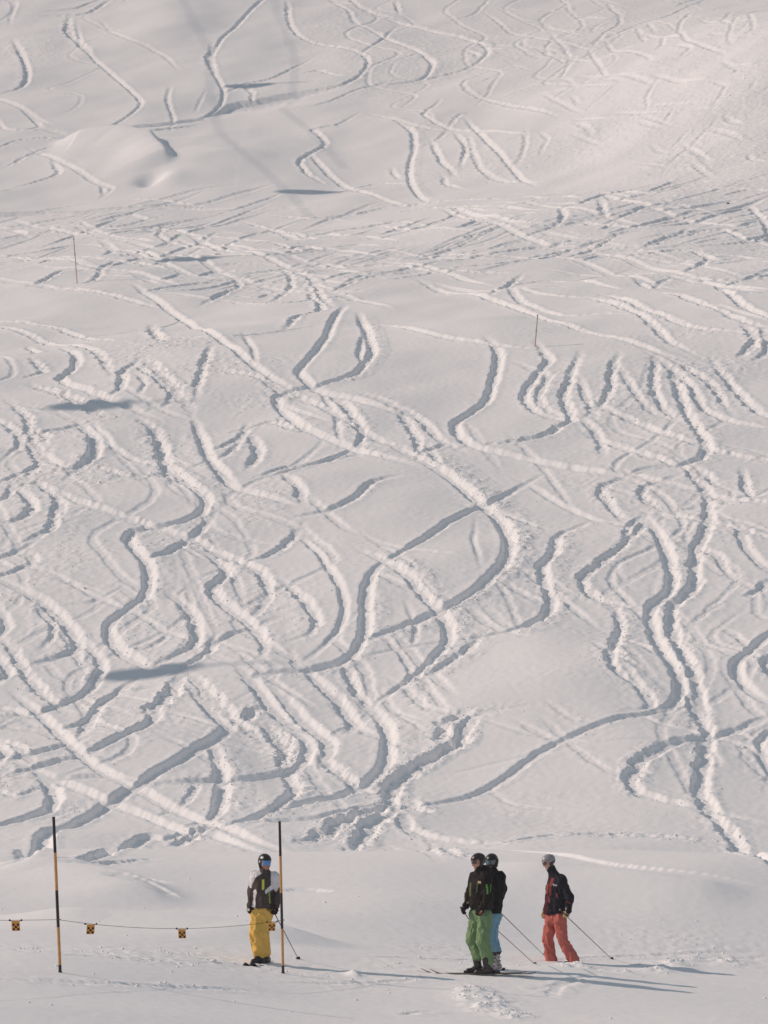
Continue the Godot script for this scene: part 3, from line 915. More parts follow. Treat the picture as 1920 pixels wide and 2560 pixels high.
	track(1, .26, .32, .05, .2, [60, 190, 95, 250, 112, 320, 92, 372, 30, 395], -0.3)
	track(1, .16, .14, .03, .2, [440, 100, 520, 160, 620, 192, 700, 232, 745, 285])
	track(1, .28, .3, .04, .3, [180, 72, 330, 68, 400, 50, 460, 10])
	track(1, .26, .26, .04, .3, [240, 50, 330, 40, 400, 10])
	track(1, .24, .24, .04, .1, [-10, 425, 100, 472, 180, 512])
	track(1, .26, .28, .04, .1, [110, 480, 145, 505, 160, 530])
	track(1, .2, .24, .04, .3, [-10, 520, 20, 550, 120, 555, 170, 535])
	track(1, .2, .24, .04, .5, [1235, 20, 1245, 100, 1300, 160, 1420, 192, 1550, 232, 1582, 282, 1542, 332, 1470, 372, 1380, 390, 1200, 425, 1100, 450])
	track(1, .16, .24, .04, .2, [1680, 130, 1640, 172, 1570, 222])
	track(1, .14, .2, .04, .2, [1700, 340, 1655, 352, 1500, 402, 1390, 448])
	track(1, .2, .26, .04, .4, [1500, 510, 1440, 540, 1345, 552, 1400, 605, 1330, 652, 1288, 692, 1312, 742, 1360, 770])
	track(1, .26, .24, .04, .2, [1340, 660, 1400, 735, 1500, 800, 1655, 860, 1720, 880])
	track(1, .24, .22, .04, .2, [150, 650, 300, 720, 400, 770, 475, 802, 440, 832])
	track(1, .26, .26, .04, .3, [230, 710, 245, 745, 150, 778])
	track(1, .2, .24, .04, .3, [430, 780, 445, 830])
	track(1, .3, 1.1, .0, .0, [-40, 918, 150, 912, 320, 915, 400, 912])
	track(1, .3, .9, .0, .0, [280, 914, 500, 908, 700, 902, 900, 902])
	track(1, .16, .2, .04, .3, [725, 380, 718, 440, 742, 505, 735, 545])
	track(1, .08, .12, .03, .1, [885, 390, 830, 485])
	track(1, .16, .2, .04, .3, [560, 858, 680, 868, 860, 895])
	track(1, .1, .12, .03, .1, [-10, 415, 150, 412, 350, 418])
	track(1, .16, .18, .04, .7, [480, 585, 620, 572, 760, 548])
	track(1, .16, .18, .04, .7, [-10, 640, 60, 605, 200, 590, 400, 585])
	track(1, .18, .2, .05, .7, [70, 690, 150, 650, 200, 630])
	track(1, .16, .18, .04, .4, [-10, 835, 50, 815])
	track(1, .16, .2, .05, .8, [1430, 0, 1500, 50, 1520, 90, 1600, 130])
	track(1, .24, .22, .04, .5, [1500, -20, 1540, 20, 1600, 50, 1700, 75])
	track(1, .2, .2, .04, .4, [20, 20, 60, 10, 40, 80])
	track(1, .16, .2, .05, .5, [1050, 370, 1085, 400, 1070, 450])
	track(1, .2, .26, .05, .4, [990, 385, 1060, 350, 1180, 325, 1290, 270])
	track(1, .2, .22, .04, .4, [1320, 310, 1360, 300, 1420, 320])
	# upper slope, right
	track(2, .2, .26, .04, .15, [-60, 130, 0, 162, 100, 205, 180, 252, 200, 292, 150, 332, 0, 358, -60, 370], 0.4)
	track(2, .2, .24, .04, .3, [-20, 70, 200, 122, 350, 155, 432, 205, 435, 245, 370, 285, 270, 312, 130, 340], 0.4)
	track(2, .22, .26, .04, .6, [520, 290, 400, 322, 340, 352, 350, 392, 450, 425, 560, 455, 720, 490])
	track(2, .22, .26, .04, .5, [720, 155, 772, 212, 795, 255, 772, 312, 730, 342, 600, 382, 500, 418], 0.4)
	track(2, .16, .24, .04, .4, [440, 60, 490, 90, 535, 125, 640, 160, 760, 190, 900, 210])
	track(2, .16, .24, .04, .3, [450, 0, 380, 60, 325, 78])
	track(2, .18, .24, .04, .3, [215, 448, 165, 492, 220, 530, 300, 550, 400, 560, 580, 580])
	track(2, .2, .28, .04, .2, [40, 520, 110, 560, 122, 600, 120, 650, 102, 722, 112, 792, 165, 862], 0.3)
	track(2, .2, .26, .04, .4, [420, 465, 330, 485, 288, 522, 240, 580, 180, 615])
	track(2, .2, .26, .04, .4, [310, 580, 345, 640, 330, 712])
	track(2, .2, .26, .04, .4, [200, 610, 240, 700, 290, 745])
	track(2, .16, .26, .04, .3, [360, 520, 410, 580, 480, 660, 560, 740, 625, 785])
	track(2, .2, .24, .04, .6, [605, 575, 600, 650, 570, 705])
	track(2, .18, .22, .04, .5, [680, 585, 700, 610, 680, 645])
	track(2, .2, .26, .04, .5, [1005, 50, 1010, 90, 940, 150, 900, 190])
	track(2, .22, .28, .04, .5, [1090, 130, 1120, 165, 1080, 175])
	track(2, .22, .28, .04, .5, [1130, 90, 1165, 135])
	track(2, .22, .28, .04, .5, [1200, 165, 1190, 195, 1140, 215])
	track(2, .22, .28, .04, .4, [1270, 190, 1315, 200, 1290, 225])
	track(2, .22, .26, .04, .6, [1380, -10, 1300, 22, 1200, 62, 1100, 92, 1000, 145, 900, 180])
	track(2, .2, .26, .04, .6, [1320, 50, 1268, 110, 1285, 155, 1340, 180, 1450, 215])
	track(2, .2, .26, .04, .4, [1485, 60, 1440, 92, 1380, 110])
	track(2, .18, .26, .04, .4, [880, 215, 920, 280, 965, 325, 1050, 330, 1180, 300])
	track(2, .2, .26, .04, .4, [960, 180, 990, 215, 1120, 230, 1140, 250])
	track(2, .2, .22, .04, .5, [1400, 545, 1340, 605, 1250, 690])
	track(2, .16, .18, .04, .4, [1320, 550, 1220, 640])
	track(2, .2, .24, .04, .5, [1570, 70, 1590, 110, 1550, 140])
	track(2, .2, .22, .04, .6, [1160, 355, 1130, 400, 1130, 450])
	track(2, .2, .22, .04, .6, [815, 430, 830, 445, 860, 440])
	track(2, .2, .2, .04, .4, [1030, 355, 960, 380, 850, 375, 700, 390])
	track(2, .2, .2, .04, .6, [1240, 480, 1200, 540])
	track(2, .2, .22, .04, .5, [1600, 360, 1570, 400])
	track(2, .2, .2, .04, .5, [1430, 360, 1470, 380, 1440, 430])
	track(2, .2, .2, .04, .7, [780, 0, 790, 40, 850, 90, 830, 130, 740, 165])
	track(2, .2, .2, .04, .6, [590, 160, 560, 195, 620, 240, 680, 250])
	track(2, .2, .2, .04, .7, [1680, 30, 1550, 60, 1480, 160, 1560, 150])
	track(2, .22, .2, .04, .5, [-30, 500, 130, 545, 250, 555])
	track(2, .22, .2, .04, .5, [360, 600, 400, 720, 460, 760, 620, 780])
	track(2, .2, .24, .04, .7, [450, 345, 500, 325, 520, 315])
	track(2, .2, .24, .04, .7, [40, 0, 60, 60])
	track(2, .16, .2, .04, .5, [20, 720, 60, 770])
	track(2, .12, .2, .04, .2, [-160, 812, -60, 782, 0, 778, 80, 785])
	track(2, .2, .22, .04, .6, [250, 770, 260, 790, 300, 800])
	# wind-cut lips and hollows
	track(8, .35, .16, .0, .0, [560, 742, 700, 748, 850, 768, 1000, 792, 1150, 812, 1380, 842])
	track(1, .8, .7, .03, .1, [915, 490, 1000, 462, 1100, 445, 1200, 425, 1360, 400])
	track(8, .2, .12, .03, .6, [200, 725, 300, 755, 380, 748])
	track(8, .16, .1, .03, .3, [1590, 835, 1680, 848])
	track(1, .26, 1.0, .0, .0, [870, 505, 720, 527, 560, 545, 450, 562, 370, 572, 250, 560])
	track(1, .2, .5, .02, .2, [780, 545, 650, 568, 520, 590])
	track(7, .55, .16, .0, .0, [330, 850, 430, 856, 580, 866])
	track(7, .5, .16, .0, .0, [520, 902, 600, 915, 680, 937])
	track(7, .4, .12, .0, .0, [1270, 893, 1330, 893, 1375, 897])
	track(8, .4, .12, .0, .0, [-60, 720, 60, 735, 200, 745])

# ---------------------------------------------------------------- bodies and clothes as smooth fields
func tapered(p: Vector3, a: Vector3, b: Vector3, ra: float, rb: float) -> float:
	var ab := b - a
	var t := clampf((p - a).dot(ab) / maxf(ab.length_squared(), 1e-8), 0.0, 1.0)
	return p.distance_to(a + ab * t) - lerpf(ra, rb, t)

func blend(a: float, b: float, k: float) -> float:
	var h := maxf(k - absf(a - b), 0.0) / k
	return minf(a, b) - h * h * k * 0.25

# the surface of a field as a mesh (surface nets); field and tint take a point
func net(lo: Vector3, hi: Vector3, cell: float, F: PackedFloat32Array, n: Vector3i, tint: Callable) -> Array:
	var V := PackedVector3Array()
	var N := PackedVector3Array()
	var C := PackedColorArray()
	var I := PackedInt32Array()
	var id := PackedInt32Array()
	id.resize(F.size())
	id.fill(-1)
	var sx := 1
	var sy := n.x
	var sz := n.x * n.y
	var off := [0, sx, sy, sx + sy, sz, sx + sz, sy + sz, sx + sy + sz]
	var cor := [Vector3(0, 0, 0), Vector3(1, 0, 0), Vector3(0, 1, 0), Vector3(1, 1, 0), Vector3(0, 0, 1), Vector3(1, 0, 1), Vector3(0, 1, 1), Vector3(1, 1, 1)]
	var edges := [[0, 1], [2, 3], [4, 5], [6, 7], [0, 2], [1, 3], [4, 6], [5, 7], [0, 4], [1, 5], [2, 6], [3, 7]]
	for z in n.z - 1:
		for y in n.y - 1:
			var i := z * sz + y * sy
			for x in n.x - 1:
				var neg := 0
				for o in off:
					if F[i + o] < 0.0: neg += 1
				if neg > 0 and neg < 8:
					var p := Vector3.ZERO
					var m := 0
					for e in edges:
						var fa: float = F[i + off[e[0]]]
						var fb: float = F[i + off[e[1]]]
						if (fa < 0.0) != (fb < 0.0):
							p += cor[e[0]].lerp(cor[e[1]], fa / (fa - fb))
							m += 1
					p /= m
					var g := Vector3(
						F[i + 1] - F[i] + F[i + sx + sy] - F[i + sy] + F[i + sx + sz] - F[i + sz] + F[i + off[7]] - F[i + sy + sz],
						F[i + sy] - F[i] + F[i + sx + sy] - F[i + sx] + F[i + sy + sz] - F[i + sz] + F[i + off[7]] - F[i + sx + sz],
						F[i + sz] - F[i] + F[i + sx + sz] - F[i + sx] + F[i + sy + sz] - F[i + sy] + F[i + off[7]] - F[i + sx + sy])
					var q := lo + (Vector3(x, y, z) + p) * cell
					id[i] = V.size()
					V.append(q)
					N.append(g.normalized())
					C.append(tint.call(q))
				i += 1
	for z in range(1, n.z - 1):
		for y in range(1, n.y - 1):
			for x in range(1, n.x - 1):
				var i := z * sz + y * sy + x
				var f0 := F[i]
				for ax in 3:
					var st: int = [sx, sy, sz][ax]
					var f1 := F[i + st]
					if (f0 < 0.0) == (f1 < 0.0): continue
					var u: int = [sy, sz, sx][ax]
					var v: int = [sz, sx, sy][ax]
					var a := id[i]
					var b := id[i - u]
					var c := id[i - u - v]
					var d := id[i - v]
					if a < 0 or b < 0 or c < 0 or d < 0: continue
					if f0 < 0.0: I.append_array([a, c, b, a, d, c])
					else: I.append_array([a, b, c, a, c, d])
	return [V, N, C, I]

func white_tint(_p: Vector3) -> Color:
	return Color.WHITE

# bones: [from, to, radius, radius]; k: how softly they join; fold: depth of creases; cut: lowest height kept
func bones_net(bones: Array, cell: float, k: float, tint: Callable, fold := 0.0, cut := -10.0, seed_no := 1) -> Array:
	var lo := Vector3.ONE * 1e3
	var hi := Vector3.ONE * -1e3
	for b in bones:
		var r: float = maxf(b[2], b[3]) + cell * 3.0 + fold
		lo = lo.min((b[0] as Vector3).min(b[1]) - Vector3.ONE * r)
		hi = hi.max((b[0] as Vector3).max(b[1]) + Vector3.ONE * r)
	var s := (hi - lo) / cell
	var n := Vector3i(int(s.x) + 2, int(s.y) + 2, int(s.z) + 2)
	var F := PackedFloat32Array()
	F.resize(n.x * n.y * n.z)
	F.fill(1.0)
	for b in bones:
		var r: float = maxf(b[2], b[3]) + cell * 2.0 + k + fold
		var a0: Vector3 = ((b[0] as Vector3).min(b[1]) - Vector3.ONE * r - lo) / cell
		var a1: Vector3 = ((b[0] as Vector3).max(b[1]) + Vector3.ONE * r - lo) / cell
		for z in range(maxi(int(a0.z), 0), mini(int(a1.z) + 2, n.z)):
			for y in range(maxi(int(a0.y), 0), mini(int(a1.y) + 2, n.y)):
				for x in range(maxi(int(a0.x), 0), mini(int(a1.x) + 2, n.x)):
					var i := (z * n.y + y) * n.x + x
					var p := lo + Vector3(x, y, z) * cell
					F[i] = blend(F[i], tapered(p, b[0], b[1], b[2], b[3]), k)
	if fold > 0.0 or cut > -9.0:
		var nz := FastNoiseLite.new()
		nz.seed = seed_no; nz.frequency = 5.2; nz.noise_type = FastNoiseLite.TYPE_SIMPLEX; nz.fractal_octaves = 2
		nz.fractal_type = FastNoiseLite.FRACTAL_RIDGED
		for z in n.z:
			for y in n.y:
				for x in n.x:
					var i := (z * n.y + y) * n.x + x
					if F[i] < 0.2:
						var p := lo + Vector3(x, y, z) * cell
						if fold > 0.0: F[i] -= nz.get_noise_3d(p.x, p.y * 0.75 + p.x * 0.5, p.z) * fold
						F[i] = maxf(F[i], cut - p.y)
	return net(lo, hi, cell, F, n, tint)

func field_net(lo: Vector3, hi: Vector3, cell: float, f: Callable, tint: Callable) -> Array:
	var s := (hi - lo) / cell
	var n := Vector3i(int(s.x) + 2, int(s.y) + 2, int(s.z) + 2)
	var F := PackedFloat32Array()
	F.resize(n.x * n.y * n.z)
	var i := 0
	for z in n.z:
		for y in n.y:
			for x in n.x:
				F[i] = f.call(lo + Vector3(x, y, z) * cell)
				i += 1
	return net(lo, hi, cell, F, n, tint)

func mesh_of(parts: Array, mat: Material) -> ArrayMesh:
	var V := PackedVector3Array()
	var N := PackedVector3Array()
	var C := PackedColorArray()
	var I := PackedInt32Array()
	for p in parts:
		var o := V.size()
		V.append_array(p[0]); N.append_array(p[1]); C.append_array(p[2])
		for q in p[3]: I.append(q + o)
	var arr := []
	arr.resize(Mesh.ARRAY_MAX)
	arr[Mesh.ARRAY_VERTEX] = V
	arr[Mesh.ARRAY_NORMAL] = N
	arr[Mesh.ARRAY_COLOR] = C
	arr[Mesh.ARRAY_INDEX] = I
	var am := ArrayMesh.new()
	am.add_surface_from_arrays(Mesh.PRIMITIVE_TRIANGLES, arr)
	am.surface_set_material(0, mat)
	return am

func add_mesh(parent: Node, called: String, mesh: Mesh, label := "") -> MeshInstance3D:
	var o := MeshInstance3D.new()
	o.name = called
	o.mesh = mesh
	if label != "": o.set_meta("label", label)
	parent.add_child(o, true)
	return o

func painted(rough: float, spec := 0.4) -> StandardMaterial3D:
	var m := StandardMaterial3D.new()
	m.vertex_color_use_as_albedo = true
	m.roughness = rough
	m.metallic_specular = spec
	return m

func one_tint(c: Color) -> Callable:
	return func(_p: Vector3) -> Color: return c

# a gloved hand closed round a grip: wrist, direction of the palm, the way the palm faces
func hand_bones(w: Vector3, d: Vector3, nrm: Vector3, thumb: float) -> Array:
	d = d.normalized()
	var nn := (nrm - d * nrm.dot(d)).normalized()
	var s := d.cross(nn) * thumb
	var b := [[w - d * 0.07, w + d * 0.005, 0.044, 0.037]]
	var lens := [0.043, 0.049, 0.046, 0.036]
	for k in 4:
		var o := s * (0.033 - 0.022 * k)
		var kn: Vector3 = w + d * (0.088 - 0.004 * k) + o
		b.append([w + d * 0.01 + o * 0.6, kn, 0.019, 0.015])
		var m1: Vector3 = kn + (d * 0.62 + nn * 0.78).normalized() * lens[k]
		var m2: Vector3 = m1 + (nn * 0.55 - d * 0.8).normalized() * lens[k] * 0.75
		b.append([kn, m1, 0.0145, 0.013])
		b.append([m1, m2, 0.013, 0.0115])
	var t0: Vector3 = w + d * 0.025 + s * 0.03
	var t1: Vector3 = t0 + (d * 0.6 + s * 0.55 + nn * 0.55).normalized() * 0.05
	var t2: Vector3 = t1 + (d * 0.35 - s * 0.35 + nn * 0.8).normalized() * 0.036
	b.append([t0, t1, 0.018, 0.016])
	b.append([t1, t2, 0.015, 0.013])
	return b

# ---------------------------------------------------------------- one skier
# d: foot pixel, zoom scale and origin of the joints' coordinates, joints, colours
func skier(d: Dictionary) -> Node3D:
	var g := hit_snow(d.foot[0], d.foot[1])
	var root := Node3D.new()
	root.name = "person"
	add_child(root, true)
	root.position = Vector3(g.x, snow_at(g.x, g.y) - d.get("sink", 0.02), -g.y)
	root.set_meta("label", d.label)
	root.set_meta("category", "person")
	root.set_meta("group", "skiers on the flat shelf")
	var k: float = d.zoom * FOCAL / g.y
	var cx: float = d.cx
	var by: float = d.base
	var P := func(q: Array) -> Vector3: return Vector3((q[0] - cx) / k, (by - q[1]) / k, q[2])
	var in_shape := func(p: Vector3, poly: PackedVector2Array) -> bool:
		return Geometry2D.is_point_in_polygon(Vector2(cx + p.x * k, by - p.y * k), poly)
	# head frame
	var hc: Vector3 = P.call(d.head)
	var fw: Vector3 = (d.face as Vector3).normalized()
	var rt := Vector3.UP.cross(fw).normalized()
	var up := fw.cross(rt).normalized()
	var skin: Color = d.skin
	var J: Dictionary = {}
	for q in d.joints: J[q] = P.call(d.joints[q])
	# body: one continuous figure under the clothes, with its head
	var sh: Vector3 = (J.sl + J.sr) * 0.5
	var hp: Vector3 = (J.hl + J.hr) * 0.5
	var inner := [[hc - up * 0.06, sh + Vector3(0, 0.02, 0), 0.052, 0.056], [sh, hp, 0.11, 0.10],
		[J.sl, J.sr, 0.055, 0.055], [J.hl, J.hr, 0.07, 0.07]]
	for s in ["l", "r"]:
		inner.append([J["s" + s], J["e" + s], 0.045, 0.038])
		inner.append([J["e" + s], J["w" + s], 0.036, 0.026])
		inner.append([J["h" + s], J["k" + s], 0.075, 0.052])
		inner.append([J["k" + s], J["a" + s], 0.05, 0.036])
		inner.append([J["a" + s], J["a" + s] + (J["t" + s] - J["a" + s]) * 0.8, 0.036, 0.03])
		var hd0: Vector3 = (J["g" + s] - J["w" + s]).normalized()
		inner.append([J["w" + s], J["w" + s] + hd0 * 0.07, 0.024, 0.022])
	var body_net := bones_net(inner, 0.016, 0.04, one_tint(skin))
	var head_f := func(p: Vector3) -> float:
		var q := p - hc
		var x := q.dot(rt)
		var y := q.dot(up)
		var z := q.dot(fw)
		var e := (Vector3(x / 0.074, (y - 0.01) / 0.104, (z + 0.01) / 0.094).length() - 1.0) * 0.08
		e = blend(e, tapered(Vector3(x, y, z), Vector3(0, -0.085, 0.055), Vector3(0, -0.03, 0.03), 0.036, 0.055), 0.03)   # jaw and chin
		e = blend(e, tapered(Vector3(absf(x), y, z), Vector3(0.036, -0.03, 0.062), Vector3(0.04, -0.035, 0.05), 0.02, 0.03), 0.02)   # cheeks
		e = blend(e, tapered(Vector3(x, y, z), Vector3(0, 0.005, 0.085), Vector3(0, -0.036, 0.106), 0.009, 0.013), 0.012)   # nose
		e = blend(e, tapered(Vector3(x, y, z), Vector3(-0.018, -0.064, 0.084), Vector3(0.018, -0.064, 0.084), 0.007, 0.007), 0.008)   # lips
		e = blend(e, tapered(Vector3(absf(x), y, z), Vector3(0.076, -0.02, -0.01), Vector3(0.078, 0.02, -0.018), 0.014, 0.017), 0.01)   # ears
		e = maxf(e, 0.014 - Vector3(absf(x) - 0.031, y - 0.004, z - 0.088).length())   # eye sockets
		e = blend(e, tapered(Vector3(x, y, z), Vector3(0, -0.06, -0.01), Vector3(0, -0.14, -0.03), 0.05, 0.052), 0.03)
		return e
	var head_tint := func(p: Vector3) -> Color:
		var q := p - hc
		var y := q.dot(up)
		var z := q.dot(fw)
		var x := q.dot(rt)
		if z > 0.07 and absf(y + 0.064) < 0.007 and absf(x) < 0.024: return skin.lerp(Color(0.4, 0.08, 0.07), 0.5)
		if z > 0.06 and absf(y - 0.004) < 0.007 and absf(absf(x) - 0.031) < 0.012: return Color(0.05, 0.03, 0.02)
		if d.get("mask", false) and y < -0.01: return Color(0.018, 0.014, 0.014)
		return skin
	var hnet := field_net(hc - Vector3.ONE * 0.15, hc + Vector3.ONE * 0.15, 0.006, head_f, head_tint)
	var skin_m := painted(0.55)
	skin_m.subsurf_scatter_enabled = true
	skin_m.subsurf_scatter_strength = 0.15
	add_mesh(root, "body", mesh_of([body_net, hnet], skin_m))
	# jacket
	var jr: float = d.get("bulk", 1.0)
	var depth: float = d.get("depth", 0.0)
	var jb := []
	var hem: float = (by - d.hem) / k
	var low := Vector3(0, hem - 0.02, 0)
	for q in d.torso:
		jb.append([P.call(q[0]), P.call(q[1]), q[2], q[3]])
	jb.append([J.sl, J.sr, 0.085 * jr, 0.085 * jr])
	jb.append([hc - up * 0.112 - fw * 0.005, sh, 0.074, 0.095])      # collar
	if d.has("hood"): jb.append([P.call(d.hood[0]), P.call(d.hood[1]), 0.06, 0.05])
	for s in ["l", "r"]:
		jb.append([J["s" + s], J["e" + s], 0.082 * jr, 0.066 * jr])
		jb.append([J["e" + s], J["w" + s], 0.066 * jr, 0.048])
	var jt := func(p: Vector3) -> Color:
		for a in d.prints:
			if p.z > a[2] and in_shape.call(p, a[1]): return a[0]
		return d.jacket
	add_mesh(root, "jacket", mesh_of([bones_net(jb, 0.0125, 0.045, jt, 0.018, hem, d.seed)], painted(0.75, 0.3)), d.jacket_label)
	# trousers
	var tb := [[J.hl, J.hr, 0.115, 0.115], [hp, Vector3(hp.x, hem + 0.06, hp.z), 0.12, 0.11]]
	for s in ["l", "r"]:
		tb.append([J["h" + s], J["k" + s], d.leg[0], d.leg[1]])
		tb.append([J["k" + s], J["c" + s], d.leg[1], d.leg[2]])
	var tt := func(p: Vector3) -> Color:
		for a in d.get("leg_prints", []):
			if p.z > a[2] and in_shape.call(p, a[1]): return a[0]
		return d.trousers
	add_mesh(root, "trousers", mesh_of([bones_net(tb, 0.0125, 0.022, tt, 0.024, -1.0, d.seed + 7)], painted(0.75, 0.3)), d.trousers_label)
	# gloves
	var gm := painted(0.7, 0.3)
	for s in ["l", "r"]:
		var w: Vector3 = J["w" + s]
		var dir: Vector3 = J["g" + s] - w
		var hb := hand_bones(w, dir, d["palm_" + s], 1.0 if s == "l" else -1.0)
		var palm_c: Color = d.glove[0]
		var back_c: Color = d.glove[1]
		var gt := func(p: Vector3) -> Color:
			return palm_c if (p - w).normalized().dot(dir.normalized()) > 0.92 and absf((p - w).length() - 0.07) < 0.028 else back_c
		add_mesh(root, "glove", mesh_of([bones_net(hb, 0.006, 0.012, gt)], gm))
	# boots
	for s in ["l", "r"]:
		var a: Vector3 = J["a" + s]
		var t: Vector3 = J["t" + s]
		var f := Vector3(t.x - a.x, 0, t.z - a.z).normalized()
		var sole := a - Vector3(0, 0.10, 0)
		var bb := [[a + (J["k" + s] - a).normalized() * 0.15, a + Vector3(0, -0.02, 0), 0.066, 0.062],
			[a - f * 0.05 - Vector3(0, 0.05, 0), a + f * 0.05 - Vector3(0, 0.04, 0), 0.055, 0.06],
			[sole + f * 0.02 + Vector3(0, 0.05, 0), sole + f * 0.17 + Vector3(0, 0.035, 0), 0.05, 0.04],
			[sole - f * 0.09 + Vector3(0, 0.018, 0), sole + f * 0.205 + Vector3(0, 0.018, 0), 0.024, 0.024]]
		var bc: Color = d.boot[0]
		var boot := add_mesh(root, "boot", mesh_of([bones_net(bb, 0.009, 0.015, one_tint(bc))], painted(0.35, 0.5)), d.get("boot_label", ""))
		var side := f.cross(Vector3.UP).normalized()
		if side.z < 0: side = -side
		for q in [[0.10, 0.02, 0.068], [0.04, 0.02, 0.066], [-0.03, 0.05, 0.062]]:
			var bx := BoxMesh.new()
			bx.size = Vector3(0.05, 0.014, 0.012)
			bx.material = plain(d.boot[1], 0.3, 0.6)
			var o := add_mesh(boot, "buckle", bx)
			o.position = a + Vector3(0, q[0], 0) + f * q[1] + side * (q[2] - 0.004)
			o.rotation.y = atan2(-f.z, f.x)
		if d.has("skis"): ski(sole - Vector3(0, d.get("bury", 0.006), 0) + root.position, d["ski_" + s], d.skis, s == "l")
	# helmet
	var hm: Color = d.helmet
	var helm_f := func(p: Vector3) -> float:
		var q := p - hc
		var x := q.dot(rt)
		var y := q.dot(up) - 0.028
		var z := q.dot(fw) + 0.012
		var e := (Vector3(x / 0.104, y / 0.110, z / 0.128).length() - 1.0) * 0.11
		e = blend(e, tapered(Vector3(absf(x), y, z), Vector3(0.084, -0.01, -0.01), Vector3(0.078, -0.095, 0.0), 0.022, 0.02), 0.03)
		var face := maxf(maxf(0.028 - z, y - 0.012 + (z - 0.1) * 0.15), absf(x) - 0.2)
		e = maxf(e, -face)
		e = maxf(e, -(Vector3(x / 0.086, (y + 0.02) / 0.098, z / 0.104).length() - 1.0) * 0.08)
		return maxf(e, -0.115 - y)
	var helm_t := func(p: Vector3) -> Color:
		for a in d.get("helmet_prints", []):
			if p.z > hc.z and in_shape.call(p, a[1]): return a[0]
		var q := p - hc
		if q.dot(up) < 0.004 and absf(q.dot(rt)) > 0.05: return d.ear
		return hm
	var helmet := add_mesh(root, "helmet", mesh_of([field_net(hc - Vector3.ONE * 0.165, hc + Vector3.ONE * 0.165, 0.007, helm_f, helm_t)], painted(d.get("shine", 0.35), 0.5)), d.helmet_label)
	# goggles or sunglasses
	if d.has("goggles"):
		var gw: float = d.goggle_w
		var gog_f := func(p: Vector3) -> float:
			var q := p - hc
			var x := q.dot(rt)
			var y := q.dot(up)
			var z := q.dot(fw)
			var e := (Vector3(x / 0.090, 0.0, (z + 0.005) / 0.118).length() - 1.0) * 0.1
			e = maxf(e, absf(y - 0.006) - gw + maxf(0.0, 0.014 - absf(x)) * (0.8 if y < 0 else 0.0))
			return maxf(e, 0.062 - z)
		var lens := painted(0.12, 0.7)
		lens.clearcoat_enabled = true
		lens.clearcoat = 0.6
		add_mesh(helmet, d.goggle_name, mesh_of([field_net(hc - Vector3.ONE * 0.15, hc + Vector3.ONE * 0.15, 0.006, gog_f, one_tint(d.goggles))], lens), d.goggle_label)
	return root

func ski(at: Vector3, dir: Vector3, c: Dictionary, first: bool):
	var f := Vector3(dir.x, 0, dir.z).normalized()
	var s := f.cross(Vector3.UP).normalized()
	var st := SurfaceTool.new()
	st.begin(Mesh.PRIMITIVE_TRIANGLES)
	var n := 30
	var ring := []
	for i in n + 1:
		var t := float(i) / n
		var z := -0.76 + 1.68 * t
		var w := 0.042 + 0.016 * pow(absf(t - 0.45) * 2.0, 2.0)
		if t > 0.93: w *= sqrt(maxf(1.0 - pow((t - 0.93) / 0.07, 2.0), 0.02))
		if t < 0.03: w *= 0.8
		var lift := 0.0
		if t > 0.86: lift = pow((t - 0.86) / 0.14, 1.7) * 0.085
		if t < 0.06: lift = (0.06 - t) * 0.3
		var th := 0.012
		var o := f * z + Vector3(0, lift, 0)
		ring.append([o - s * w, o + s * w, o + s * w * 0.94 + Vector3(0, th, 0), o - s * w * 0.94 + Vector3(0, th, 0)])
	for i in n:
		for j in 4:
			var a: Vector3 = ring[i][j]
			var b: Vector3 = ring[i][(j + 1) % 4]
			var c2: Vector3 = ring[i + 1][(j + 1) % 4]
			var d: Vector3 = ring[i + 1][j]
			for v in [a, b, c2, a, c2, d]: st.add_vertex(v)
	for e in [0, n]:
		for v in [ring[e][0], ring[e][1], ring[e][2], ring[e][0], ring[e][2], ring[e][3]]: st.add_vertex(v)
	st.generate_normals()
	var root := Node3D.new()
	root.name = "ski"
	add_child(root, true)
	root.position = at
	root.set_meta("label", c.label_a if first else c.label_b)
	root.set_meta("category", "ski")
	var m := st.commit()
	m.surface_set_material(0, plain(c.colour, 0.3))
	add_mesh(root, "ski_body", m)
	for q in [[0.20, 0.06, 0.035], [-0.15, 0.09, 0.05]]:
		var bx := BoxMesh.new()
		bx.size = Vector3(q[1], q[2], 0.07)
		bx.material = plain(Color(0.06, 0.055, 0.055), 0.4)
		var o := add_mesh(root, "binding", bx)
		o.position = f * q[0] + Vector3(0, 0.012 + q[2] * 0.5, 0)
		o.rotation.y = atan2(-f.z, f.x)

# a ski pole from the hand to its tip
func ski_pole(top: Vector3, tip: Vector3, colour: Color, label: String):
	var root := Node3D.new()
	root.name = "ski_pole"
	add_child(root, true)
	root.position = tip
	root.set_meta("label", label)
	root.set_meta("category", "ski pole")
	var v := top - tip
	var basis_y := v.normalized()
	var basis_x := basis_y.cross(Vector3.BACK).normalized()
	var b := Basis(basis_x, basis_y, basis_x.cross(basis_y))
	for q in [["shaft", 0.008, 0.005, 0.0, v.length(), colour], ["grip", 0.017, 0.014, v.length() - 0.10, 0.16, Color(0.04, 0.04, 0.04)], ["basket", 0.012, 0.04, 0.06, 0.02, Color(0.05, 0.05, 0.05)]]:
		var cm := CylinderMesh.new()
		cm.top_radius = q[1]; cm.bottom_radius = q[2]; cm.height = q[4]; cm.radial_segments = 10; cm.rings = 1
		cm.material = plain(q[5], 0.4)
		var o := add_mesh(root, q[0], cm)
		o.basis = b
		o.position = basis_y * (q[3] + q[4] * 0.5)

func poly(a: Array) -> PackedVector2Array:
	var r := PackedVector2Array()
	for i in a.size() / 2: r.append(Vector2(a[i * 2], a[i * 2 + 1]))
	return r

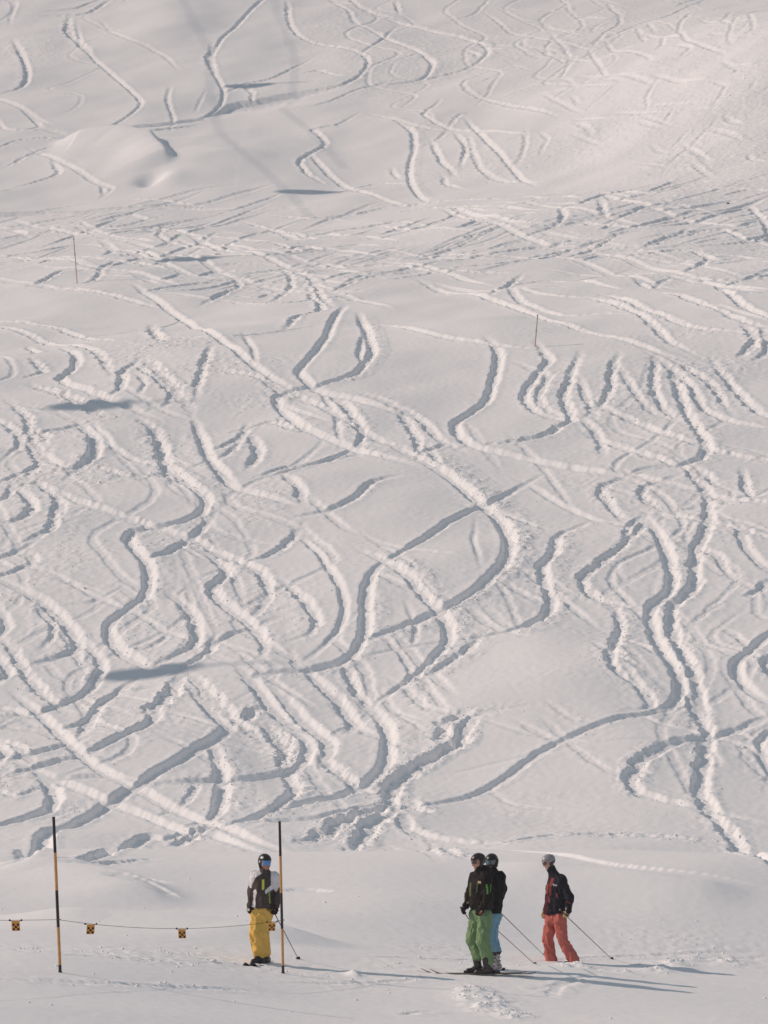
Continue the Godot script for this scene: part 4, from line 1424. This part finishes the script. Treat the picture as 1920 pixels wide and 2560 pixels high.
func grip_at(root: Node3D, d: Dictionary, s: String) -> Vector3:
	var g := hit_snow(d.foot[0], d.foot[1])
	var k: float = d.zoom * FOCAL / g.y
	var w := Vector3((d.joints["w" + s][0] - d.cx) / k, (d.base - d.joints["w" + s][1]) / k, d.joints["w" + s][2])
	var q := Vector3((d.joints["g" + s][0] - d.cx) / k, (d.base - d.joints["g" + s][1]) / k, d.joints["g" + s][2])
	var dir := (q - w).normalized()
	var nn: Vector3 = d["palm_" + s]
	nn = (nn - dir * nn.dot(dir)).normalized()
	return root.position + w + dir * 0.085 + nn * 0.028

# the tip of a pole: the pixel of its end and how deep behind the camera plane
func tip_at(px: float, py: float) -> Vector3:
	var g := hit_snow(px, py)
	return Vector3(g.x, snow_at(g.x, g.y) - 0.03, -g.y)

# a grip at the hand h with a pole that runs on towards a pixel, meeting the snow there
func pole_to(h: Vector3, px: float, py: float, over: float, colour: Color, label: String):
	var t := tip_at(px, py)
	ski_pole(h + (h - t).normalized() * over, t, colour, label)

func all_people():
	# skier in yellow trousers beside the striped pole
	var Y := {
		foot = [652, 2407], zoom = 6.145, bury = 0.03, cx = 510, base = 2010, sink = 0.01, seed = 3,
		label = "skier in yellow trousers and blue mirrored goggles beside a striped pole",
		head = [570, 478, 0.02], face = Vector3(0.5, -0.12, 1.0), skin = Color(0.50, 0.26, 0.19),
		joints = {sl = [440, 700, 0.02], sr = [705, 705, -0.02], el = [376, 920, 0.0], er = [762, 930, -0.03], wl = [345, 1130, 0.06], wr = [738, 1160, 0.03],
			gl = [322, 1240, 0.1], gr = [715, 1270, 0.06], hl = [455, 1245, 0.02], hr = [575, 1245, -0.02], kl = [440, 1560, 0.12], kr = [530, 1560, 0.02],
			cl = [490, 1850, 0.05], cr = [560, 1850, -0.04], al = [490, 1905, 0.04], ar = [585, 1905, -0.06], tl = [390, 1990, 0.2], tr = [500, 1990, 0.12]},
		torso = [[[500, 740, 0.03], [500, 1130, 0.03], 0.115, 0.12], [[620, 740, 0.0], [610, 1130, 0.0], 0.115, 0.12], [[560, 860, 0.05], [555, 1170, 0.03], 0.12, 0.13]],
		hem = 1172, jacket = Color(0.075, 0.058, 0.054), jacket_label = "dark brown jacket with white shoulders and a yellow chest zip",
		prints = [[Color(0.72, 0.75, 0.12), poly([536, 735, 566, 735, 560, 885, 526, 885]), 0.05],
			[Color(0.30, 0.36, 0.05), poly([630, 910, 650, 910, 662, 1100, 640, 1100]), 0.0],
			[Color(0.74, 0.72, 0.73), poly([330, 850, 330, 640, 480, 580, 520, 640, 430, 710, 385, 790, 370, 870]), -1.0],
			[Color(0.74, 0.72, 0.73), poly([660, 620, 800, 590, 800, 830, 745, 925, 700, 880, 590, 950, 575, 900, 665, 820]), -1.0],
			[Color(0.74, 0.72, 0.73), poly([400, 900, 435, 880, 455, 930, 430, 1010, 425, 1190, 370, 1190, 395, 1010]), -1.0],
			[Color(0.03, 0.025, 0.025), poly([650, 940, 740, 900, 720, 1190, 660, 1190]), -1.0]],
		trousers = Color(0.78, 0.49, 0.12), trousers_label = "baggy yellow ski trousers", leg = [0.106, 0.096, 0.09],
		glove = [Color(0.55, 0.52, 0.5), Color(0.012, 0.011, 0.011)], palm_l = Vector3(0.6, 0, -0.6), palm_r = Vector3(-0.4, 0, 0.8),
		boot = [Color(0.014, 0.012, 0.012), Color(0.12, 0.11, 0.1)],
		helmet = Color(0.013, 0.013, 0.015), ear = Color(0.013, 0.013, 0.015), helmet_label = "black helmet with white marks",
		helmet_prints = [[Color(0.5, 0.5, 0.5), poly([505, 400, 530, 375, 560, 400, 530, 425]), 0.0], [Color(0.7, 0.7, 0.7), poly([475, 445, 510, 445, 515, 475, 480, 480]), 0.0]],
		goggles = Color(0.02, 0.22, 0.62), goggle_w = 0.045, goggle_name = "goggles", goggle_label = "blue mirrored goggle lens",
		skis = {colour = Color(0.02, 0.018, 0.018), label_a = "black ski under the outer boot of the skier in yellow trousers", label_b = "black ski under the boot next to the striped pole"},
		ski_l = Vector3(-0.2, 0, 0.98), ski_r = Vector3(-0.2, 0, 0.98)}
	var y := skier(Y)
	pole_to(grip_at(y, Y, "r"), 748, 2397, 0.05, Color(0.10, 0.10, 0.10), "dark ski pole trailing from the hand beside the striped pole")
	# skier in green trousers
	var G := {
		foot = [1205, 2436], zoom = 5.53, cx = 880, base = 1850, sink = 0.0, seed = 13,
		label = "skier in black jacket and green trousers facing away from the red trousers",
		head = [828, 312, 0.05], face = Vector3(-0.9, -0.22, 0.42), skin = Color(0.55, 0.30, 0.22),
		joints = {sl = [790, 530, -0.10], sr = [935, 520, 0.14], el = [722, 760, -0.12], er = [965, 790, 0.22], wl = [655, 935, -0.04], wr = [880, 950, 0.24],
			gl = [600, 1010, 0.0], gr = [835, 1010, 0.26], hl = [815, 1040, -0.06], hr = [915, 1050, 0.08], kl = [752, 1370, -0.04], kr = [888, 1400, 0.19],
			cl = [825, 1600, -0.02], cr = [965, 1650, 0.10], al = [830, 1745, -0.02], ar = [955, 1750, 0.10], tl = [640, 1830, 0.02], tr = [800, 1830, 0.14]},
		torso = [[[825, 560, -0.02], [815, 890, 0.0], 0.115, 0.12], [[905, 560, 0.10], [920, 900, 0.08], 0.115, 0.125], [[850, 650, 0.07], [850, 920, 0.06], 0.11, 0.13]],
		hood = [[885, 420, 0.02], [960, 420, 0.0]],
		hem = 962, jacket = Color(0.013, 0.0105, 0.010), jacket_label = "black jacket with green zips",
		prints = [[Color(0.16, 0.42, 0.10), poly([930, 620, 952, 620, 965, 740, 940, 740]), 0.0], [Color(0.10, 0.20, 0.05), poly([985, 620, 1005, 620, 1000, 720, 985, 720]), 0.0],
			[Color(0.10, 0.13, 0.05), poly([805, 600, 825, 600, 820, 720, 800, 720]), 0.0], [Color(0.5, 0.4, 0.25), poly([822, 575, 862, 575, 862, 605, 822, 605]), 0.0],
			[Color(0.10, 0.12, 0.04), poly([715, 600, 735, 600, 725, 790, 705, 790]), -1.0], [Color(0.45, 0.38, 0.24), poly([675, 865, 705, 865, 695, 895, 670, 895]), -1.0]],
		trousers = Color(0.18, 0.28, 0.14), trousers_label = "baggy green ski trousers", leg = [0.108, 0.096, 0.082],
		leg_prints = [],
		glove = [Color(0.35, 0.06, 0.05), Color(0.02, 0.017, 0.017)], palm_l = Vector3(0.7, 0, 0.3), palm_r = Vector3(-0.3, 0, -0.9),
		boot = [Color(0.016, 0.014, 0.012), Color(0.35, 0.32, 0.2)],
		helmet = Color(0.016, 0.012, 0.014), ear = Color(0.016, 0.012, 0.014), helmet_label = "black helmet",
		goggles = Color(0.02, 0.015, 0.015), goggle_w = 0.022, goggle_name = "sunglasses", goggle_label = "dark sunglasses",
		skis = {colour = Color(0.42, 0.40, 0.37), label_a = "grey ski with its upturned tip farthest from the skier in green", label_b = "grey ski with a red tip under the green trousers"},
		ski_l = Vector3(-1.0, 0, 0.10), ski_r = Vector3(-1.0, 0, 0.05)}
	var g := skier(G)
	pole_to(grip_at(g, G, "r"), 1339, 2408, 0.05, Color(0.30, 0.22, 0.20), "thin ski pole held by the skier in green, tip near the red trousers")
	pole_to(grip_at(g, G, "l"), 1262, 2425, 0.05, Color(0.35, 0.33, 0.30), "ski pole running behind the legs of the skier in green trousers")
	# skier in blue trousers, close behind
	var B := {
		foot = [1232, 2424], zoom = 5.53, cx = 1090, base = 1835, sink = 0.02, seed = 23,
		label = "skier in black jacket and light blue trousers standing behind the green trousers",
		head = [1078, 350, 0.0], face = Vector3(-0.32, -0.12, 1.0), skin = Color(0.40, 0.20, 0.15), mask = true,
		joints = {sl = [1010, 550, 0.05], sr = [1185, 560, -0.04], el = [985, 780, 0.08], er = [1222, 720, -0.10], wl = [1010, 950, 0.12], wr = [1165, 930, 0.0],
			gl = [1020, 1040, 0.16], gr = [1140, 1030, 0.06], hl = [1045, 1090, 0.04], hr = [1115, 1090, -0.06], kl = [1010, 1350, 0.14], kr = [1060, 1360, 0.02],
			cl = [1075, 1560, 0.10], cr = [1130, 1565, -0.02], al = [1080, 1740, 0.10], ar = [1150, 1730, -0.04], tl = [985, 1830, 0.24], tr = [1060, 1815, 0.12]},
		torso = [[[1060, 590, 0.02], [1055, 980, 0.02], 0.12, 0.125], [[1145, 590, -0.02], [1110, 980, 0.0], 0.125, 0.125], [[1110, 700, 0.03], [1095, 1000, 0.03], 0.13, 0.13]],
		hem = 1052, jacket = Color(0.010, 0.0085, 0.0085), jacket_label = "plain black jacket", prints = [[Color(0.4, 0.34, 0.2), poly([1010, 440, 1030, 440, 1030, 470, 1010, 470]), -1.0]],
		trousers = Color(0.21, 0.38, 0.48), trousers_label = "light blue ski trousers", leg = [0.105, 0.095, 0.085],
		leg_prints = [[Color(0.06, 0.05, 0.06), poly([900, 1575, 1300, 1575, 1300, 1700, 900, 1700]), -1.0]],
		glove = [Color(0.02, 0.02, 0.02), Color(0.012, 0.011, 0.011)], palm_l = Vector3(0.6, 0, -0.5), palm_r = Vector3(-0.5, 0, 0.7),
		boot = [Color(0.55, 0.50, 0.50), Color(0.35, 0.04, 0.04)], boot_label = "white and red ski boot",
		helmet = Color(0.010, 0.009, 0.010), ear = Color(0.010, 0.009, 0.010), helmet_label = "black helmet",
		goggles = Color(0.03, 0.10, 0.12), goggle_w = 0.036, goggle_name = "goggles", goggle_label = "dark goggle lens with a blue green sheen"}
	var b := skier(B)
	pole_to(grip_at(b, B, "r"), 1362, 2386, 0.05, Color(0.09, 0.085, 0.08), "dark ski pole trailing from the black jacketed skier in blue trousers")
	# skier in red trousers
	var R := {
		foot = [1398, 2404], zoom = 6.144, cx = 620, base = 1885, sink = 0.03, seed = 33,
		label = "skier in navy jacket, red trousers and silver helmet looking down",
		head = [462, 352, 0.0], face = Vector3(-1.0, -0.42, 0.28), skin = Color(0.60, 0.36, 0.28),
		joints = {sl = [540, 640, -0.16], sr = [655, 640, 0.12], el = [520, 900, -0.24], er = [775, 895, 0.20], wl = [410, 1110, -0.20], wr = [752, 1085, 0.22],
			gl = [360, 1230, -0.18], gr = [695, 1210, 0.26], hl = [505, 1200, -0.08], hr = [625, 1200, 0.08], kl = [450, 1530, -0.05], kr = [670, 1540, 0.10],
			cl = [505, 1850, -0.07], cr = [835, 1825, 0.08], al = [515, 1840, -0.07], ar = [850, 1830, 0.08], tl = [380, 1930, -0.02], tr = [720, 1925, 0.12]},
		torso = [[[560, 640, -0.05], [520, 1080, -0.03], 0.12, 0.125], [[630, 640, 0.05], [600, 1080, 0.05], 0.125, 0.13], [[520, 760, 0.0], [510, 1090, 0.0], 0.11, 0.12]],
		hem = 1145, jacket = Color(0.0135, 0.0135, 0.021), jacket_label = "navy jacket with a dark red front",
		prints = [[Color(0.26, 0.045, 0.045), poly([500, 590, 540, 590, 505, 720, 495, 850, 470, 860, 470, 700]), 0.0], [Color(0.30, 0.08, 0.06), poly([430, 690, 455, 690, 440, 830, 415, 830]), -0.1],
			[Color(0.07, 0.012, 0.022), poly([380, 600, 470, 600, 455, 850, 440, 1160, 360, 1160]), -1.0], [Color(0.30, 0.05, 0.05), poly([440, 860, 460, 860, 480, 960, 465, 970]), 0.0],
			[Color(0.28, 0.05, 0.05), poly([405, 1010, 425, 1010, 440, 1150, 415, 1150]), -1.0], [Color(0.30, 0.05, 0.05), poly([720, 930, 785, 955, 780, 975, 720, 948]), 0.0],
			[Color(0.30, 0.05, 0.05), poly([565, 820, 582, 820, 600, 890, 582, 890]), 0.0], [Color(0.5, 0.5, 0.52), poly([520, 680, 582, 688, 580, 712, 520, 702]), 0.0]],
		trousers = Color(0.50, 0.14, 0.11), trousers_label = "straight red ski trousers", leg = [0.108, 0.086, 0.092],
		glove = [Color(0.02, 0.018, 0.018), Color(0.50, 0.38, 0.20)], palm_l = Vector3(0.5, 0, 0.5), palm_r = Vector3(-0.2, 0, -0.9),
		boot = [Color(0.03, 0.03, 0.03), Color(0.2, 0.2, 0.2)],
		helmet = Color(0.30, 0.29, 0.31), ear = Color(0.014, 0.014, 0.016), helmet_label = "silver helmet with black ear pads", shine = 0.28,
		goggles = Color(0.05, 0.008, 0.012), goggle_w = 0.022, goggle_name = "sunglasses", goggle_label = "dark red sunglasses"}
	var r := skier(R)
	pole_to(grip_at(r, R, "r"), 1533, 2397, 0.16, Color(0.14, 0.09, 0.09), "long ski pole trailing behind the skier in red trousers")

# ---------------------------------------------------------------- poles, rope, flags
func tube(pts: Array, r: float, sides: int, mat: Material) -> ArrayMesh:
	var st := SurfaceTool.new()
	st.begin(Mesh.PRIMITIVE_TRIANGLES)
	for i in pts.size():
		var dir: Vector3 = (pts[mini(i + 1, pts.size() - 1)] - pts[maxi(i - 1, 0)]).normalized()
		var u := dir.cross(Vector3.UP if absf(dir.y) < 0.9 else Vector3.RIGHT).normalized()
		var v := u.cross(dir)
		for j in sides:
			var a := TAU * j / sides
			st.set_normal(u * cos(a) + v * sin(a))
			st.add_vertex(pts[i] + (u * cos(a) + v * sin(a)) * r)
	for i in pts.size() - 1:
		for j in sides:
			var a := i * sides + j
			var b := i * sides + (j + 1) % sides
			for q in [a, a + sides, b, b, a + sides, b + sides]: st.add_index(q)
	var m := st.commit()
	m.surface_set_material(0, mat)
	return m

func ring_pole(called: String, base: Vector3, top: Vector3, r: float, bands: Array, label: String, group: String) -> Node3D:
	var root := Node3D.new()
	root.name = called
	add_child(root, true)
	root.position = base
	root.set_meta("label", label)
	root.set_meta("category", "marker pole")
	root.set_meta("group", group)
	var v := top - base
	var by := v.normalized()
	var bx := by.cross(Vector3.BACK).normalized()
	var bs := Basis(bx, by, bx.cross(by))
	for q in bands:
		var cm := CylinderMesh.new()
		cm.top_radius = r * q[4]; cm.bottom_radius = r * q[3]
		cm.height = (q[1] - q[0]) * v.length()
		cm.radial_segments = 14; cm.rings = 1
		cm.material = q[2]
		var o := add_mesh(root, q[5], cm)
		o.basis = bs
		o.position = by * (q[0] + q[1]) * 0.5 * v.length()
	return root

func worn(c: Color) -> StandardMaterial3D:
	var m := plain(c, 0.5)
	var nz := FastNoiseLite.new()
	nz.seed = 4; nz.frequency = 0.03; nz.fractal_octaves = 4
	var t := NoiseTexture2D.new()
	t.width = 256; t.height = 256; t.noise = nz; t.seamless = true
	var gr := Gradient.new()
	gr.set_color(0, Color(0.72, 0.72, 0.72)); gr.set_color(1, Color(1, 1, 1))
	t.color_ramp = gr
	m.albedo_texture = t
	return m

func at_height(px: float, py: float, D: float) -> Vector3:      # on the sight line of a pixel at a depth
	var v := ray(px, py)
	return Vector3(v.x * D, EYE + v.y * D, -D)

func all_things():
	var black := worn(Color(0.17, 0.15, 0.155))
	var orange := worn(Color(0.95, 0.70, 0.44))
	var bands := [[0.0, 0.035, black, 1.5, 1.2, "foot"], [0.035, 0.075, black, 1.0, 1.0, "dark_band"], [0.075, 0.31, orange, 1.0, 1.0, "orange_band"], [0.31, 0.54, black, 1.0, 1.0, "dark_band"],
		[0.54, 0.775, orange, 1.0, 1.0, "orange_band"], [0.775, 1.0, black, 1.0, 0.95, "dark_band"]]
	var knots := []
	var ends := []
	for q in [[151, 2431, 134, 2042, 146, 2299, "black and orange striped pole with the rope tied on both sides"],
			[708, 2433, 699, 2053, 706, 2300, "black and orange striped pole beside the skier in yellow trousers"]]:
		var g := hit_snow(q[0], q[1])
		var b := Vector3(g.x, snow_at(g.x, g.y) - 0.06, -g.y)
		ring_pole("striped_pole", b, at_height(q[2], q[3], g.y), 0.021, bands, q[6], "striped poles on the rope line")
		knots.append(at_height(q[4], q[5], g.y))
		ends.append(g)
	# the rope: sagging spans between the poles and on to the next pole outside the frame
	var K0: Vector3 = knots[0]
	var K1: Vector3 = knots[1]
	var step := K1 - K0
	var line := []
	for i in 13: line.append(K0 - step + step * (i / 12.0) + Vector3(0, 0.05 - 0.05 * i / 12.0 - 0.03 * (1.0 - pow(i / 6.0 - 1.0, 2.0)), 0.021))
	for i in range(1, 25): line.append(K0 + step * (i / 24.0) + Vector3(0, -0.125 * (1.0 - pow(i / 12.0 - 1.0, 2.0)), 0.021))
	var rope := Node3D.new()
	rope.name = "rope"
	add_child(rope)
	rope.position = K0
	rope.set_meta("label", "thin grey barrier rope strung between the striped poles")
	rope.set_meta("category", "rope")
	var loc := []
	for p in line: loc.append(p - K0)
	add_mesh(rope, "cord", tube(loc, 0.0032, 6, plain(Color(0.62, 0.61, 0.60), 0.8)))
	for kk in [K0, K1]:
		var tm := TorusMesh.new()
		tm.inner_radius = 0.019; tm.outer_radius = 0.034; tm.rings = 14; tm.ring_segments = 8
		tm.material = plain(Color(0.45, 0.38, 0.28), 0.8)
		add_mesh(rope, "knot", tm).position = kk - K0
	# checked flags, each hung from the rope by two clips
	var img := Image.create(40, 50, false, Image.FORMAT_RGB8)
	img.fill(Color(0.92, 0.64, 0.30))
	for q in [[0, 1], [2, 1], [1, 2], [0, 3], [2, 3]]: img.fill_rect(Rect2i(4 + q[0] * 11, 3 + q[1] * 11, 11, 11), Color(0.13, 0.10, 0.10))
	var tex := ImageTexture.create_from_image(img)
	var fm := StandardMaterial3D.new()
	fm.albedo_texture = tex
	fm.roughness = 0.7
	fm.cull_mode = BaseMaterial3D.CULL_DISABLED
	var spots := [[39, "orange and black checked flag hung outside the two striped poles"], [227, "orange and black checked flag hung next to the pole with the rope on both sides"],
		[455, "orange and black checked flag at the lowest sag of the rope"], [680, "orange and black checked flag beside the knee of the skier in yellow trousers"]]
	for i in spots.size():
		var vx := ray(spots[i][0], 2300).x
		var best := 0
		for j in line.size():
			if absf(line[j].x + line[j].z * vx) < absf(line[best].x + line[best].z * vx): best = j
		var nb := mini(best + 1, line.size() - 1)
		if (line[best].x + line[best].z * vx) > 0: nb = maxi(best - 1, 0)
		var t0: float = line[best].x + line[best].z * vx
		var t1: float = line[nb].x + line[nb].z * vx
		var at: Vector3 = (line[best] as Vector3).lerp(line[nb], t0 / (t0 - t1))
		var root := Node3D.new()
		root.name = "checked_flag"
		add_child(root, true)
		root.position = at
		root.set_meta("label", spots[i][1])
		root.set_meta("category", "flag")
		root.set_meta("group", "checked flags on the rope")
		var st := SurfaceTool.new()
		st.begin(Mesh.PRIMITIVE_TRIANGLES)
		for a in 7:
			for b in 7:
				var u := a / 6.0
				var v := b / 6.0
				st.set_uv(Vector2(u, v))
				st.add_vertex(Vector3((u - 0.5) * 0.108 + (v * v) * 0.008 * (1 if i % 2 == 0 else -1), -0.008 - v * 0.132, sin(u * 5.0 + i) * 0.008 * (0.3 + v)))
		for a in 6:
			for b in 6:
				var q := a * 7 + b
				for w in [q, q + 7, q + 1, q + 1, q + 7, q + 8]: st.add_index(w)
		st.generate_normals()
		var fmesh := st.commit()
		fmesh.surface_set_material(0, fm)
		add_mesh(root, "cloth", fmesh)
		for s in [-1, 1]:
			var cl := SphereMesh.new()
			cl.radius = 0.014; cl.height = 0.03; cl.radial_segments = 10; cl.rings = 5
			cl.material = plain(Color(0.10, 0.09, 0.09), 0.6)
			add_mesh(root, "clip", cl).position = Vector3(s * 0.078, 0.0, 0)
			var arm := [Vector3(s * 0.05, -0.012, 0), Vector3(s * 0.078, 0, 0)]
			add_mesh(root, "tie", tube(arm, 0.004, 5, plain(Color(0.1, 0.09, 0.09), 0.7)))
	# two thin poles far up the hill
	var red := plain(Color(0.86, 0.70, 0.70), 0.6)
	var grey := plain(Color(0.74, 0.75, 0.70), 0.6)
	var dark := plain(Color(0.60, 0.62, 0.56), 0.6)
	for q in [[193, 708, 184, 594, [[0.0, 0.5, red, 1.0, 1.0, "red_band"], [0.5, 0.62, grey, 1.0, 1.0, "grey_band"], [0.62, 0.68, dark, 1.1, 1.1, "collar"], [0.68, 0.96, grey, 1.0, 1.0, "grey_band"], [0.96, 1.0, dark, 1.2, 1.2, "cap"]], "tall thin red and grey pole standing in rough snow above the slope"],
			[1337, 866, 1344, 787, [[0.0, 0.3, red, 1.0, 1.0, "red_band"], [0.3, 0.48, grey, 1.0, 1.0, "grey_band"], [0.48, 0.54, dark, 1.1, 1.1, "collar"], [0.54, 0.96, grey, 1.0, 1.0, "grey_band"], [0.96, 1.0, dark, 1.2, 1.2, "cap"]], "short thin red and grey pole with a long shadow on smooth snow"]]:
		var g := hit_snow(q[0], q[1])
		var b := Vector3(g.x, snow_at(g.x, g.y) - 0.05, -g.y)
		ring_pole("slope_pole", b, at_height(q[2], q[3], g.y), 0.025, q[4], q[5], "thin poles up the hill")
	# a dark stone showing through the snow
	var gs := hit_snow(1820, 509)
	var rock_f := func(p: Vector3) -> float:
		return (Vector3(p.x / 0.10, p.y / 0.08, p.z / 0.09).length() - 1.0) * 0.08 + 0.014 * sin(p.x * 31.0 + p.y * 23.0) + 0.01 * sin(p.z * 37.0)
	var rock := add_mesh(self, "rock", mesh_of([field_net(Vector3.ONE * -0.22, Vector3.ONE * 0.22, 0.03, rock_f, one_tint(Color(0.05, 0.048, 0.045)))], painted(0.9)), "small dark rock poking out of the snow on the upper slope")
	rock.scale = Vector3.ONE * 0.7
	rock.position = Vector3(gs.x, snow_at(gs.x, gs.y) + 0.01, -gs.y)
	rock.set_meta("category", "rock")

# ---------------------------------------------------------------- the gondola lift whose cables and cabins throw shadows on the hill
func up_sun(px: float, py: float, t: float) -> Vector3:
	var g := hit(px, py)
	return Vector3(g.x, base_height(g.x, g.y), -g.y) + sun_dir * t

func lift():
	var steel := plain(Color(0.25, 0.25, 0.26), 0.5, 0.6)
	var paths := [[[440, -60], [463, 0], [520, 120], [532, 300], [620, 390], [705, 465], [770, 540]], [[686, -60], [690, 0], [725, 120], [735, 215], [715, 270], [775, 330], [860, 420]], [[540, 1790], [600, 1868], [690, 1978], [760, 2060]]]
	for i in 3:
		var pts := []
		for q in paths[i]: pts.append(up_sun(q[0], q[1], 40.0))
		var o0: Vector3 = pts[0]
		var fine_pts := []
		for j in pts.size() - 1:
			for k in 6: fine_pts.append((pts[j] as Vector3).cubic_interpolate(pts[j + 1], pts[maxi(j - 1, 0)], pts[mini(j + 2, pts.size() - 1)], k / 6.0) - o0)
		fine_pts.append(pts[pts.size() - 1] - o0)
		var o := MeshInstance3D.new()
		o.name = "lift_cable"
		o.mesh = tube(fine_pts, 0.028, 8, steel)
		add_child(o, true)
		o.position = o0
		o.set_meta("label", ["steel lift cable high over the hill, above the rough upper gully", "steel lift cable high over the hill, above the straight upper track", "steel lift cable over the foot of the hill"][i])
		o.set_meta("category", "cable")
		o.set_meta("group", "cables of the gondola lift")
	var shell := func(p: Vector3) -> float:
		var q := Vector3(absf(p.x) / 1.1, absf(p.y) / 0.95, absf(p.z) / 0.5)
		return (pow(pow(q.x, 2.0) + pow(q.y, 2.0) + pow(q.z, 2.0), 0.5) - 1.0) * 0.9
	var glass_f := func(p: Vector3) -> float:
		var q := Vector3(absf(p.x) / 1.115, absf(p.y) / 0.965, absf(p.z) / 0.515)
		return maxf((pow(pow(q.x, 2.0) + pow(q.y, 2.0) + pow(q.z, 2.0), 0.5) - 1.0) * 0.9, absf(p.y - 0.15) - 0.3)
	var body := mesh_of([field_net(Vector3(-1.2, -1.1, -1.3), Vector3(1.2, 1.1, 1.3), 0.1, shell, white_tint)], plain(Color(0.75, 0.76, 0.78), 0.4))
	var pane := mesh_of([field_net(Vector3(-1.2, -1.1, -1.3), Vector3(1.2, 1.1, 1.3), 0.1, glass_f, white_tint)], plain(Color(0.05, 0.06, 0.07), 0.1))
	var hanger := tube([Vector3(0, 0.8, 0), Vector3(0.12, 1.3, 0), Vector3(0.12, 2.4, 0), Vector3(0, 2.7, 0)], 0.05, 8, steel)
	for q in [[372, 1678, "over the lower left of the hill"], [225, 1012, "over the ploughed-up middle of the hill"], [470, 649, "over the rough band of the hill"], [770, 480, "over the smooth snow below the gully"], [620, 211, "over the upper gully"]]:
		var root := Node3D.new()
		root.name = "gondola_cabin"
		add_child(root, true)
		root.position = up_sun(q[0], q[1], 38.0)
		root.set_meta("label", "white rounded gondola cabin hanging " + q[2])
		root.set_meta("category", "gondola")
		root.set_meta("group", "cabins of the gondola lift")
		add_mesh(root, "shell", body)
		add_mesh(root, "window_band", pane)
		add_mesh(root, "hanger", hanger)
